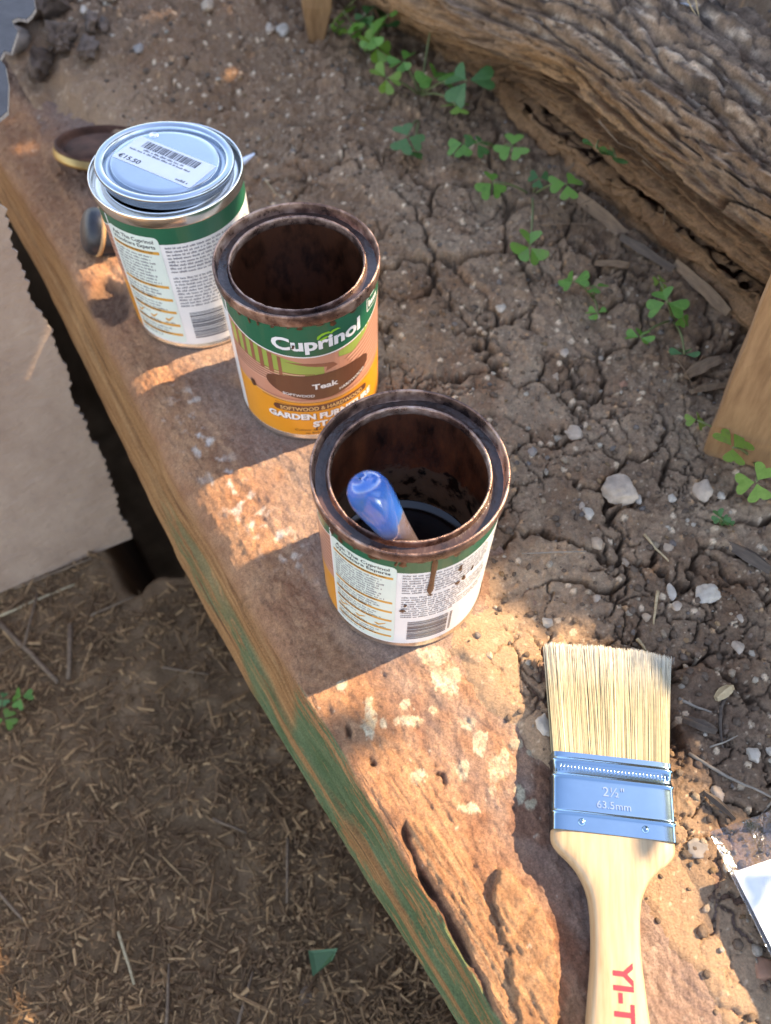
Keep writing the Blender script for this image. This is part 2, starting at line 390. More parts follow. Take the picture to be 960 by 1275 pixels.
    # hollow beside the sealed tin, little holes and pits
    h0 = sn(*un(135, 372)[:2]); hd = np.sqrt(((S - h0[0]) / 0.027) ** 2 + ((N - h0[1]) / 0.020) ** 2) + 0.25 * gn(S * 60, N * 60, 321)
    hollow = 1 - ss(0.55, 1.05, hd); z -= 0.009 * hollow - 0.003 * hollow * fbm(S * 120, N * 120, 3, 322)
    pits = np.zeros_like(S)
    for px, py, r in [(433, 908, .0020), (300, 735, .0030), (463, 947, .0016), (548, 963, .0022)]:
        q = sn(*un(px, py)[:2]); e = np.exp(-(((S - q[0]) / (r * 2.2)) ** 2 + ((N - q[1]) / r) ** 2)) * ss(-0.5, 0.3, gn(X * 300, Y * 300, 325)); pits = np.maximum(pits, e); z -= 0.005 * e
    pf, _, pc = worley(X / 0.012, Y / 0.012, 331); z -= 0.0012 * (pc > 0.7) * ss(0.3, 0.1, pf)
    # slab by the near tins stands a few millimetres proud with an eroded step towards the arris
    st = N - (0.036 + 0.010 * fbm(S * 22, N * 10, 3, 333)); z += 0.0022 * ss(-0.003, 0.003, st) * ss(0.60, 0.5, S) - 0.0022
    z *= ss(0.0, 0.5, top + 0.5)
    Z = Z + z * (0.25 + 0.75 * top)
    # relief of the outer side: long splits of the grain
    sd = ss(0.6, 1.2, T) * (1 - ss(1.98, 2, T))
    off = 0.0017 * fbm(S * 11, Z * 300, 4, 341, 0.65) + 0.0012 * ridged(S * 7, Z * 170, 3, 342) - 0.0018 * ss(0.25, 0.4, fbm(S * 7, Z * 330, 3, 344))
    ledge = 0.0035 * ss(-0.038, -0.042, Z + 0.004 * gn(S * 9, S * 0, 343))      # lower layer stands forward
    N = N - sd * (off + ledge)
    for c in TINS.values():
        x_, y_ = xy(S, N); d = np.hypot(x_ - c[0], y_ - c[1]); w = ss(0.050, 0.060, d) * (T < 0.5) + (T >= 0.5); Z = np.where(w < 1, np.minimum(Z, -0.0002) * 0.4 * (1 - w) + Z * w, Z)
    X, Y = xy(S, N)
    # ---- pigment
    f1 = fbm(S * 18, N * 30, 4, 351); f2 = fbm(X * 90, Y * 90, 4, 352); f3 = fbm(X * 330, Y * 330, 3, 353)
    g = fbm(S * 9, N * 300 + Z * 300, 4, 354, 0.6)
    dust = mixc((0.215, 0.130, 0.094), (0.34, 0.232, 0.172), np.clip(0.5 + 0.7 * f1 + 0.5 * f2, 0, 1))
    rust = mixc((0.27, 0.120, 0.060), (0.42, 0.225, 0.118), np.clip(0.5 + 0.6 * f2 + 0.6 * f1, 0, 1))
    k = ss(0.058, 0.018, N + 0.022 * fbm(S * 12, N * 12, 3, 355) - 0.012 * ss(0.55, 0.66, S) - 0.02 * ss(0.3, 0.12, S))
    k = np.maximum(k, 0.75 * ss(0.05, 0.4, fbm(S * 15 + 4, N * 20, 3, 356)))
    c = dust * (1 - k)[..., None] + rust * k[..., None]
    red = ss(0.1, 0.45, fbm(S * 26, N * 34, 3, 357)) * ss(0.52, 0.62, S); c = mixc(c, (0.20, 0.075, 0.035), 0.65 * red)
    grey = ss(0.15, 0.5, fbm(S * 20 + 7, N * 26, 3, 358)) * ss(0.03, 0.06, N); c = mixc(c, (0.17, 0.125, 0.105), 0.7 * grey)
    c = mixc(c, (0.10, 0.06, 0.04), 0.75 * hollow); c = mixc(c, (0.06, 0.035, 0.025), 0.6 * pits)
    c = mixc(c, mixc((0.27, 0.130, 0.060), (0.42, 0.235, 0.118), np.clip(0.5 + f2, 0, 1)), 0.85 * m1)
    c = mixc(c, (0.09, 0.038, 0.026), 0.75 * gr)
    fg = fbm(S * 20, N * 480, 4, 320, 0.65); c = mixc(c, mixc((0.20, 0.085, 0.040), (0.46, 0.27, 0.135), np.clip(0.42 + 1.1 * fg, 0, 1)), 0.7 * m2)
    # chalky bloom along the arris and flakes of old limewash
    bl = np.exp(-((N - 0.030 - 0.012 * gn(S * 9, S * 0, 361)) / 0.011) ** 2) * ss(0.28, 0.36, S) * (1 - ss(0.46, 0.51, S)) * ss(0.05, 0.45, fbm(X * 120, Y * 120, 4, 362))
    c = mixc(c, (0.70, 0.62, 0.52), 0.85 * bl)
    bl = ss(0.42, 0.7, fbm(X * 60, Y * 60, 4, 364) + 0.25 * fbm(X * 200, Y * 200, 2, 365)) * (S < 0.4) * 0.6; c = mixc(c, (0.66, 0.54, 0.42), bl)
    ln = 0.85 * fbm(X * 110, Y * 110, 4, 371, 0.6) + 0.2 * gn(X * 500, Y * 500, 372); lk = (1 - 0.75 * ss(0.35, 0.6, gn(X * 420, Y * 420, 373))) * (T < 0.5)
    ld = np.full(X.shape, 9.0)
    for px, py, rx, ry in LIME:
        q = un(px, py); ld = np.minimum(ld, np.sqrt(((X - q[0]) / (rx / 2150)) ** 2 + ((Y - q[1]) / (ry / 1900)) ** 2))
    if True:
        m = (1 - ss(0.70, 0.95, ld + ln)) * lk; c = mixc(c, mixc((0.40, 0.32, 0.20), (0.60, 0.52, 0.36), np.clip(0.55 + fbm(X * 130, Y * 130, 3, 375), 0, 1)), m * np.clip(0.75 + 0.9 * fbm(X * 70, Y * 70, 3, 376), 0.25, 0.95)); Z = Z + 0.0003 * m
    sp = ss(0.45, 0.62, fbm(X * 240, Y * 240, 3, 374)) * ss(0.5, 0.6, S) * (T < 0.4); c = mixc(c, (0.60, 0.50, 0.36), 0.55 * sp)
    c = c * (1 + 0.30 * f3)[..., None] * (1 + 0.25 * g * (0.4 + sd))[..., None]
    # outer side: bare orange wood, remains of green paint
    wood_ = mixc((0.20, 0.082, 0.028), (0.43, 0.225, 0.088), np.clip(0.5 + 1.0 * fbm(S * 12, Z * 380, 4, 381, 0.7), 0, 1)); wood_ = mixc(wood_, (0.10, 0.045, 0.02), 0.8 * ss(0.3, 0.55, fbm(S * 6, Z * 170, 3, 382)))
    c = c * (1 - sd)[..., None] + wood_ * sd[..., None]
    green = mixc((0.070, 0.105, 0.040), (0.130, 0.165, 0.075), np.clip(0.5 + fbm(S * 30, Z * 90, 3, 384), 0, 1))
    zz = Z + 0.004 * gn(S * 12, S * 0 + 0.7, 385)
    wear = fbm(S * 18, Z * 330, 4, 386, 0.7) + 0.25 * gn(S * 6, Z * 40, 388)
    pm = ss(0.545, 0.556, S - 0.25 * np.clip(-zz - 0.004, 0, 1)) * ss(-0.045, -0.037, zz + 0.010 * np.clip((S - 0.62) / 0.1, 0, 1) + 0.006 * gn(S * 17, Z * 60, 390)) 
    pm = np.maximum(pm, ss(0.33, 0.42, S) * ss(-0.036, -0.041, zz) * ss(-0.062, -0.055, zz + 0.010 * gn(S * 22, S * 0 + 2, 387)) * 0.9 * ss(0.30, 0.5, S + 0.10 * gn(S * 14, Z * 30, 389)))
    pm = np.maximum(pm, ss(0.50, 0.53, S) * ss(-0.042, -0.046, zz) * ss(-0.074, -0.066, zz))
    pm = pm * (1 - ss(0.06, 0.22, wear)) * (1 - 0.9 * ss(-0.040, -0.043, zz + 0.004 * gn(S * 13, S * 0, 391)) * ss(-0.052, -0.049, zz + 0.004 * gn(S * 19, S * 0, 392)) * ss(0.5, 0.55, S)) * ss(0.55, 0.95, T) * (T < 1.99)
    c = c * (1 - pm)[..., None] + green * pm[..., None]
    me = grid_mesh('timber_sleeper', X, Y, Z, c)
    o = ob('timber_sleeper', me, MAT['timber'])
    return tag(o, 'long weathered orange-brown timber sleeper with peeling green paint along the terrace edge', 'timber')
LIME = [(556, 843, 22, 18), (541, 818, 20, 16), (459, 893, 10, 22), (508, 896, 20, 7), (521, 964, 13, 8), (623, 956, 15, 14), (585, 900, 10, 9), (576, 961, 8, 12), (642, 893, 9, 8), (645, 925, 10, 9),
        (598, 927, 8, 14), (425, 852, 8, 7), (505, 874, 9, 8), (582, 1006, 16, 6), (648, 988, 9, 12), (628, 937, 7, 8), (600, 915, 9, 7), (478, 900, 6, 6), (614, 985, 5, 5), (540, 882, 5, 5), (660, 1000, 8, 7), (662, 935, 7, 6)]
build_sleeper()
clk('sleeper')

# ------------------------------------------------------------------ old log lying across the back
def build_log():
    q = np.arange(-1.05, 0.08, 0.0016)
    left = np.array([(.475, -.04), (.470, -.01), (.465, .005), (.460, .015), (.455, .022), (.447, .030), (.438, .036), (.428, .041), (.419, .048), (.414, .060), (.420, .085), (.440, .113), (.470, .132), (.505, .138), (.540, .128), (.570, .095), (.585, .02)])
    right = np.array([(.436, -.04), (.436, .004), (.443, .026), (.464, .030), (.452, .037), (.444, .048), (.453, .060), (.464, .064), (.448, .067), (.432, .078), (.437, .104), (.458, .127), (.490, .140), (.520, .138), (.550, .122), (.575, .090), (.588, .02)])
    nt = 330; ctl = np.linspace(0, 1, len(left)); t = np.linspace(0, 1, nt)
    L = np.stack([np.interp(t, ctl, left[:, k]) for k in (0, 1)], -1); Rr = np.stack([np.interp(t, ctl, right[:, k]) for k in (0, 1)], -1)
    Q = np.repeat(q[None, :], nt, 0); T = np.repeat(t[:, None], len(q), 1)
    w = ss(-0.66, -0.46, Q + 0.05 * gn(T * 9, Q * 3, 401))
    P = L[:, None, 0] * (1 - w) + Rr[:, None, 0] * w; Z = L[:, None, 1] * (1 - w) + Rr[:, None, 1] * w
    P = P + 0.018 * gn(Q * 3.1, T * 0, 402) + 0.010 * np.sin((Q + 0.6) * 5)
    dP = P - 0.505; dZ = Z - 0.045; dl = np.hypot(dP, dZ) + 1e-5; dP /= dl; dZ /= dl
    # long torn fibres, bark plates, cracks that follow the grain
    wT = T + 0.006 * gn(Q * 9, T * 12, 403) + 0.003 * gn(Q * 40, T * 60, 419) + 0.02 * Q
    d = 0.010 * fbm(Q * 5, wT * 9, 4, 404, 0.55) + 0.0070 * fbm(Q * 8, wT * 70, 4, 405, 0.68) + 0.0045 * (ridged(Q * 12, wT * 120, 3, 415) - 0.7) - 0.005 * (1 - ss(0.0, 0.10, np.abs(gn(Q * 9, wT * 34, 406)))) * 1.6 - 0.004 * (1 - ss(0, 0.12, np.abs(gn(Q * 15, wT * 75, 412))))
    d += 0.0022 * fbm(Q * 70, wT * 220, 3, 407, 0.65) - 0.014 * (1 - ss(0.0, 0.045, np.abs(gn(Q * 4.5, wT * 15, 420)))) * ss(-0.1, 0.2, gn(Q * 6, T * 7, 421))
    d += 0.0032 * np.sign(gn(Q * 7, wT * 48, 422)) * ss(0.02, 0.10, np.abs(gn(Q * 7, wT * 48, 422)))
    pf, pb, pc = worley(Q * 13 + 0.7 * gn(Q * 20, wT * 30, 408), wT * 40 + 0.5 * gn(Q * 30, wT * 25, 418), 409)
    plate = (0.45 + 0.55 * ss(0.50, 0.64, T)) * (1 - ss(0.9, 1, T)); d += plate * (0.004 * (pc - 0.5) * ss(0.0, 0.12, pb) - 0.003 * (1 - ss(0, 0.06, pb)) * (pc > 0.5))
    P = P + dP * d; Z = Z + dZ * d
    X = Q * LQ[0] + P * LP[0]; Y = Q * LQ[1] + P * LP[1]
    f1 = fbm(Q * 12, wT * 16, 4, 411); f2 = fbm(Q * 14, wT * 140, 4, 413, 0.65); f3 = fbm(Q * 150, wT * 260, 2, 414)
    c = mixc((0.13, 0.066, 0.030), (0.37, 0.225, 0.118), np.clip(0.5 + 0.7 * f1 + 0.9 * f2, 0, 1))
    c = mixc(c, (0.36, 0.215, 0.105), 0.6 * ss(0.35, 0.56, T) * (1 - ss(0.56, 0.62, T + 0.05 * f1)))
    gr = ss(0.54, 0.68, T + 0.12 * f1 + 0.05 * f2); c = mixc(c, mixc((0.10, 0.078, 0.062), (0.29, 0.235, 0.19), np.clip(0.5 + 1.2 * f2, 0, 1)), 0.75 * gr)
    bk = ss(0.10, 0.34, fbm(Q * 16, wT * 30, 4, 416, 0.65) + 0.7 * (T - 0.76)) * ss(0.62, 0.70, T); c = mixc(c, (0.035, 0.030, 0.029), 0.85 * bk)
    fl = ss(0.20, 0.32, fbm(Q * 15, wT * 110, 4, 417, 0.68)) * ss(0.58, 0.66, T); c = mixc(c, (0.46, 0.385, 0.31), 0.85 * fl)
    bark = ss(0.47, 0.30, T); c = mixc(c, (0.125, 0.075, 0.045), 0.55 * bark * ss(-0.2, 0.3, f2))
    c = c * (1 + 0.4 * f3)[..., None] * np.array([1.15, 1.04, 0.96])
    o = ob('fallen_log', grid_mesh('fallen_log', X, Y, Z, c), MAT['log'])
    # broken ends
    tag(o, 'old weathered log with charred grey back and torn brown flank lying on the soil', 'log')
build_log(); clk('log')

def chip_mesh(L, W, Tk, seed, bend=0.0):
    """torn sliver of wood or bark"""
    r = random.Random(seed); n = 6; vs_, fs = [], []
    for i in range(n):
        f = i / (n - 1); w = W * (0.35 + 0.65 * math.sin(math.pi * (0.12 + 0.76 * f))) * r.uniform(0.8, 1.15); x = (f - 0.5) * L; zb = bend * math.sin(math.pi * f)
        vs_ += [(x, -w / 2, zb), (x + r.uniform(-.1, .1) * W, 0, zb + Tk * r.uniform(0.7, 1.2)), (x, w / 2, zb), (x, 0, zb - Tk * 0.5)]
    for i in range(n - 1):
        for k in range(4): l = (k + 1) % 4; fs.append((i * 4 + k, i * 4 + l, i * 4 + 4 + l, i * 4 + 4 + k))
    fs += [(3, 2, 1, 0), tuple(range(n * 4 - 4, n * 4))]
    return pyd(vs_, fs)

MAT['bark'] = wood('torn_bark', (0.10, 0.060, 0.036), (0.26, 0.165, 0.095), 'X', 60, 0.9, 8)
MAT['dark_bark'] = wood('dark_bark', (0.045, 0.032, 0.024), (0.13, 0.092, 0.065), 'X', 60, 0.9, 8)
MAT['straw'] = wood('dry_straw', (0.30, 0.20, 0.10), (0.52, 0.40, 0.23), 'X', 60, 0.7, 8)
MAT['grey_twig'] = wood('grey_twig', (0.16, 0.13, 0.10), (0.34, 0.28, 0.21), 'X', 90, 0.8, 3)
MAT['stake'] = wood('stake_wood', (0.18, 0.085, 0.032), (0.36, 0.195, 0.085), 'Z', 30, 0.9, 6)

# ------------------------------------------------------------------ wooden stakes
def stake(name, label, base, up, face, W, D, L, sink=0.05, point=False):
    up = Vector(up).normalized(); fx = Vector(face); fx = (fx - up * fx.dot(up)).normalized(); fy = up.cross(fx)
    Mx = Matrix((fx, fy, up)).transposed().to_4x4(); Mx.translation = Vector(base)
    bm = bmesh.new(); n = 26
    rr = random.Random(5); prev = None
    ring0 = [(-W / 2, -D / 2), (-W / 6, -D / 2 - 0.0006), (W / 6, -D / 2 + 0.0005), (W / 2, -D / 2), (W / 2, D / 2), (-W / 2, D / 2)]
    for i in range(n + 1):
        z = -sink + (L + sink) * i / n
        k = 1.0 if not point else min(1.0, 0.35 + 0.65 * max(0, (z + 0.012)) / 0.04)
        ring = [bm.verts.new((x * k + rr.uniform(-1, 1) * 0.0005, y * k + rr.uniform(-1, 1) * 0.0005, z)) for x, y in ring0]
        if prev:
            for a in range(6): b = (a + 1) % 6; bm.faces.new((prev[a], prev[b], ring[b], ring[a]))
        prev = ring
    bm.faces.new(prev)
    o = ob(name, bm, MAT['stake'], smooth=False); o.matrix_world = Mx
    m = o.modifiers.new('bevel', 'BEVEL'); m.width = 0.0015; m.segments = 2; m.limit_method = 'ANGLE'
    return tag(o, label, 'stake')
b0 = un(878, 545)
stake('wooden_stake', 'sawn tan wooden stake rising from the soil in front of the log', (b0[0] + 0.027, b0[1] - 0.012, 0), (-0.010, 0.016, 0.15), (0.95, -0.42, 0), 0.056, 0.024, 0.42)
b0 = un(394, 46)
stake('wooden_stake', 'small pointed wooden stake standing beside the clump of clover at the back', (b0[0], b0[1], 0.0), (0.02, 0.03, 0.3), (1, 0.1, 0), 0.030, 0.024, 0.30, point=True)

# ------------------------------------------------------------------ paint tins
RB, HT = 0.0478, 0.1166
MAT['tinplate'] = plain('tinplate', (0.78, 0.77, 0.74), 0.22, 1.0, 0.06, 60, 0.15, 400, 0.0001)
MAT['lid_metal'] = plain('sky_tinted_tinplate', (0.37, 0.43, 0.49), 0.22, 1.0, 0.04, 40, 0.06, 300, 0.0001)  # lid metal coloured bluish to strengthen its sky reflection
def stain_rim():
    m, nt, b = new_mat('stain_smeared_tin'); b.inputs['Metallic'].default_value = 0.75
    n = noise_node(nt, 130, 6, 0.65); n2 = noise_node(nt, 38, 3, 0.5)
    ad = nt.nodes.new('ShaderNodeMath'); ad.operation = 'ADD'; nt.links.new(n.outputs[0], ad.inputs[0]); nt.links.new(n2.outputs[0], ad.inputs[1])
    r = ramp(nt, ad.outputs[0], [(0.38, (0.05, 0.03, 0.028)), (0.50, (0.16, 0.09, 0.07)), (0.60, (0.36, 0.22, 0.165)), (0.72, (0.55, 0.40, 0.33))]); r.color_ramp.interpolation = 'LINEAR'
    h = nt.nodes.new('ShaderNodeMath'); h.operation = 'MULTIPLY'; h.inputs[1].default_value = 0.5; nt.links.new(ad.outputs[0], h.inputs[0]); nt.links.new(h.outputs[0], r.inputs[0])
    for x, p in zip(r.color_ramp.elements, (0.36, 0.46, 0.54, 0.66)): x.position = p
    nt.links.new(r.outputs[0], b.inputs['Base Color'])
    rr = ramp(nt, n.outputs[0], [(0.35, (0.22,) * 3), (0.65, (0.5,) * 3)]); nt.links.new(rr.outputs[0], b.inputs['Roughness'])
    k = noise_node(nt, 900, 4, 0.7); bump(nt, b, k.outputs[0], 0.6, 0.0006); return m
MAT['stain_rim'] = stain_rim()
def stain_wall(name, lo, mid, split):
    """wet brown stain: runs down the wall, dried band below"""
    m, nt, b = new_mat(name); b.inputs['Roughness'].default_value = 0.32
    n = noise_node(nt, 34, 6, 0.68, sxyz=(1.7, 1.7, 0.7)); n2 = noise_node(nt, 90, 5, 0.6)
    r = ramp(nt, n.outputs[0], [(0.32, (0.012, 0.006, 0.004)), (0.50, (0.20, 0.070, 0.033)), (0.64, mid), (0.8, (0.022, 0.010, 0.006))])
    r2 = ramp(nt, n2.outputs[0], [(0.40, (0.02, 0.012, 0.008)), (0.48, lo), (0.75, tuple(c * 1.3 for c in lo))])
    tc = nt.nodes.new('ShaderNodeTexCoord'); sx = nt.nodes.new('ShaderNodeSeparateXYZ'); nt.links.new(tc.outputs['Object'], sx.inputs[0])
    a = nt.nodes.new('ShaderNodeMath'); a.operation = 'MULTIPLY_ADD'; a.inputs[1].default_value = 0.03; nt.links.new(n2.outputs[0], a.inputs[0]); nt.links.new(sx.outputs[2], a.inputs[2])
    mr = nt.nodes.new('ShaderNodeMapRange'); mr.inputs[1].default_value = split + 0.013; mr.inputs[2].default_value = split + 0.016; nt.links.new(a.outputs[0], mr.inputs[0])
    mx = nt.nodes.new('ShaderNodeMix'); mx.data_type = 'RGBA'; nt.links.new(mr.outputs[0], mx.inputs[0]); nt.links.new(r2.outputs[0], mx.inputs[6]); nt.links.new(r.outputs[0], mx.inputs[7]); nt.links.new(mx.outputs[2], b.inputs['Base Color'])
    bump(nt, b, n.outputs[0], 0.3, 0.0006); return m
MAT['wall_near'] = stain_wall('stain_wall_used', (0.24, 0.165, 0.105), (0.34, 0.115, 0.045), 0.050)
MAT['wall_mid'] = stain_wall('stain_wall_full', (0.10, 0.045, 0.028), (0.15, 0.058, 0.032), 0.02)
MAT['stain'] = plain('wet_wood_stain', (0.010, 0.005, 0.004), 0.08, 0, 0.3, 80)
MAT['groove'] = plain('stain_in_groove', (0.045, 0.024, 0.018), 0.22, 0, 0.6, 90, 0.5, 220, 0.0012)
MAT['drip'] = plain('dried_stain_drip', (0.075, 0.028, 0.013), 0.35, 0, 0.4, 300, coat=0.3)
def ink(name, c, rough=0.34): MAT[name] = plain(name, c, rough, 0, 0.05, 40, 0.0, coat=0.35)
ink('ink_white', (0.74, 0.72, 0.69)); ink('ink_green', (0.004, 0.105, 0.052)); ink('ink_mint', (0.62, 0.70, 0.62)); ink('ink_orange', (0.70, 0.27, 0.018)); ink('ink_black', (0.03, 0.03, 0.035))
ink('ink_grey', (0.20, 0.20, 0.22)); ink('ink_brown', (0.115, 0.042, 0.022)); ink('ink_deck', (0.52, 0.235, 0.15)); ink('ink_plank', (0.27, 0.095, 0.055)); ink('ink_lawn', (0.27, 0.34, 0.07)); ink('ink_lime', (0.20, 0.46, 0.03))
ink('ink_tan', (0.72, 0.43, 0.17)); ink('ink_ochre', (0.62, 0.30, 0.05)); ink('ink_barcode', (0.10, 0.10, 0.115)); ink('ink_pink', (0.66, 0.36, 0.25)); ink('ink_darkbrown', (0.05, 0.018, 0.010))

def text2d(txt, cap=None, width=None, bold=0.0, size=1.0):
    cu = bpy.data.curves.new('t', 'FONT'); cu.body = txt; cu.size = size; cu.offset = bold * size; cu.resolution_u = 3; cu.fill_mode = 'BOTH'
    o = bpy.data.objects.new('t', cu); COL.objects.link(o)
    dg = bpy.context.evaluated_depsgraph_get(); me = o.evaluated_get(dg).to_mesh()
    V = np.array([v.co[:2] for v in me.vertices]); Fc = [tuple(p.vertices) for p in me.polygons]
    o.evaluated_get(dg).to_mesh_clear(); bpy.data.objects.remove(o); bpy.data.curves.remove(cu)
    lo, hi = V.min(0), V.max(0); V = V - np.array([(lo[0] + hi[0]) / 2, 0])
    k = cap / (0.70 * size) if cap else 1.0
    V = V * np.array([(width / (hi[0] - lo[0])) if width else k, k])
    return V, Fc

class Art:
    """flat print laid out in millimetres, later wrapped on the tin or laid on a plane"""
    def __init__(s): s.l = {}
    def add(s, key, V, Fc, lift):
        k = s.l.setdefault((key, lift), ([], [])); o = len(k[0]); k[0].extend([tuple(v) for v in V]); k[1].extend([tuple(i + o for i in f) for f in Fc])
    def poly(s, key, P, lift): s.add(key, P, [tuple(range(len(P)))], lift)
    def rect(s, key, u0, u1, v0, v1, lift): s.poly(key, [(u0, v0), (u1, v0), (u1, v1), (u0, v1)], lift)
    def strip(s, key, u0, u1, lo, hi, lift, n=40):
        V, Fc = [], []
        for i in range(n + 1):
            u = u0 + (u1 - u0) * i / n; V += [(u, lo(u)), (u, hi(u))]
        for i in range(n): Fc.append((2 * i, 2 * i + 2, 2 * i + 3, 2 * i + 1))
        s.add(key, V, Fc, lift)
    def text(s, key, txt, u, v, lift, cap, width=None, bold=0.0, bend=0.0, rot=0.0, slope=0.0):
        V, Fc = text2d(txt, cap, width, bold)
        if rot: V = V @ np.array([[math.cos(rot), math.sin(rot)], [-math.sin(rot), math.cos(rot)]])
        V = V + np.array([u, v]); V[:, 1] += bend * (V[:, 0] - u) ** 2 + slope * (V[:, 0] - u)
        s.add(key, V, Fc, lift)
    def lines(s, key, u0, u1, v, lift, h, seed, last=1.0, ragged=0.06):
        """a line of print too small to read: word-like groups of strokes"""
        r = random.Random(seed); u = u0; end = u0 + (u1 - u0) * last * (1 - ragged * r.random())
        while u < end:
            for k in range(r.randint(2, 8)):
                w = h * r.uniform(0.35, 0.6); hh = h * r.choice((0.72, 0.72, 1.0, 0.72, 1.12))
                if u + w > end: break
                s.rect(key, u, u + w * 0.72, v, v + hh, lift); u += w
            u += h * 0.55
    def build(s, wrap, parent, names):
        for (key, lift), (V, Fc) in s.l.items():
            bm = bmesh.new(); vv = [bm.verts.new((x, y, 0)) for x, y in V]
            for f in Fc:
                try: bm.faces.new([vv[i] for i in f])
                except ValueError: pass
            if wrap.step:
                us = [v[0] for v in V]; u = math.floor(min(us) / wrap.step) * wrap.step
                big = [f for f in bm.faces if max(v.co.x for v in f.verts) - min(v.co.x for v in f.verts) > wrap.step * 1.05]
                if big:
                    bmesh.ops.triangulate(bm, faces=[f for f in big if len(f.verts) > 4])
                    while u < max(us):
                        g = [f for f in bm.faces if min(v.co.x for v in f.verts) < u - 1e-6 < max(v.co.x for v in f.verts) - 2e-6 and max(v.co.x for v in f.verts) - min(v.co.x for v in f.verts) > wrap.step * 0.5]
                        if g:
                            ge = g + list({e for f in g for e in f.edges}) + list({v for f in g for v in f.verts})
                            bmesh.ops.bisect_plane(bm, geom=ge, plane_co=(u, 0, 0), plane_no=(1, 0, 0))
                        u += wrap.step
            for v in bm.verts: v.co = wrap(v.co.x, v.co.y, lift)
            key = key.split('#')[0]; ob(names.get(key, key), bm, MAT[key], parent)

class CylWrap:
    step = 3.0
    def __call__(s, u, v, lift):
        r = RB + 0.00012 + lift * 0.00007; a = u * 0.001 / RB; return Vector((r * math.cos(a), r * math.sin(a), v * 0.001))

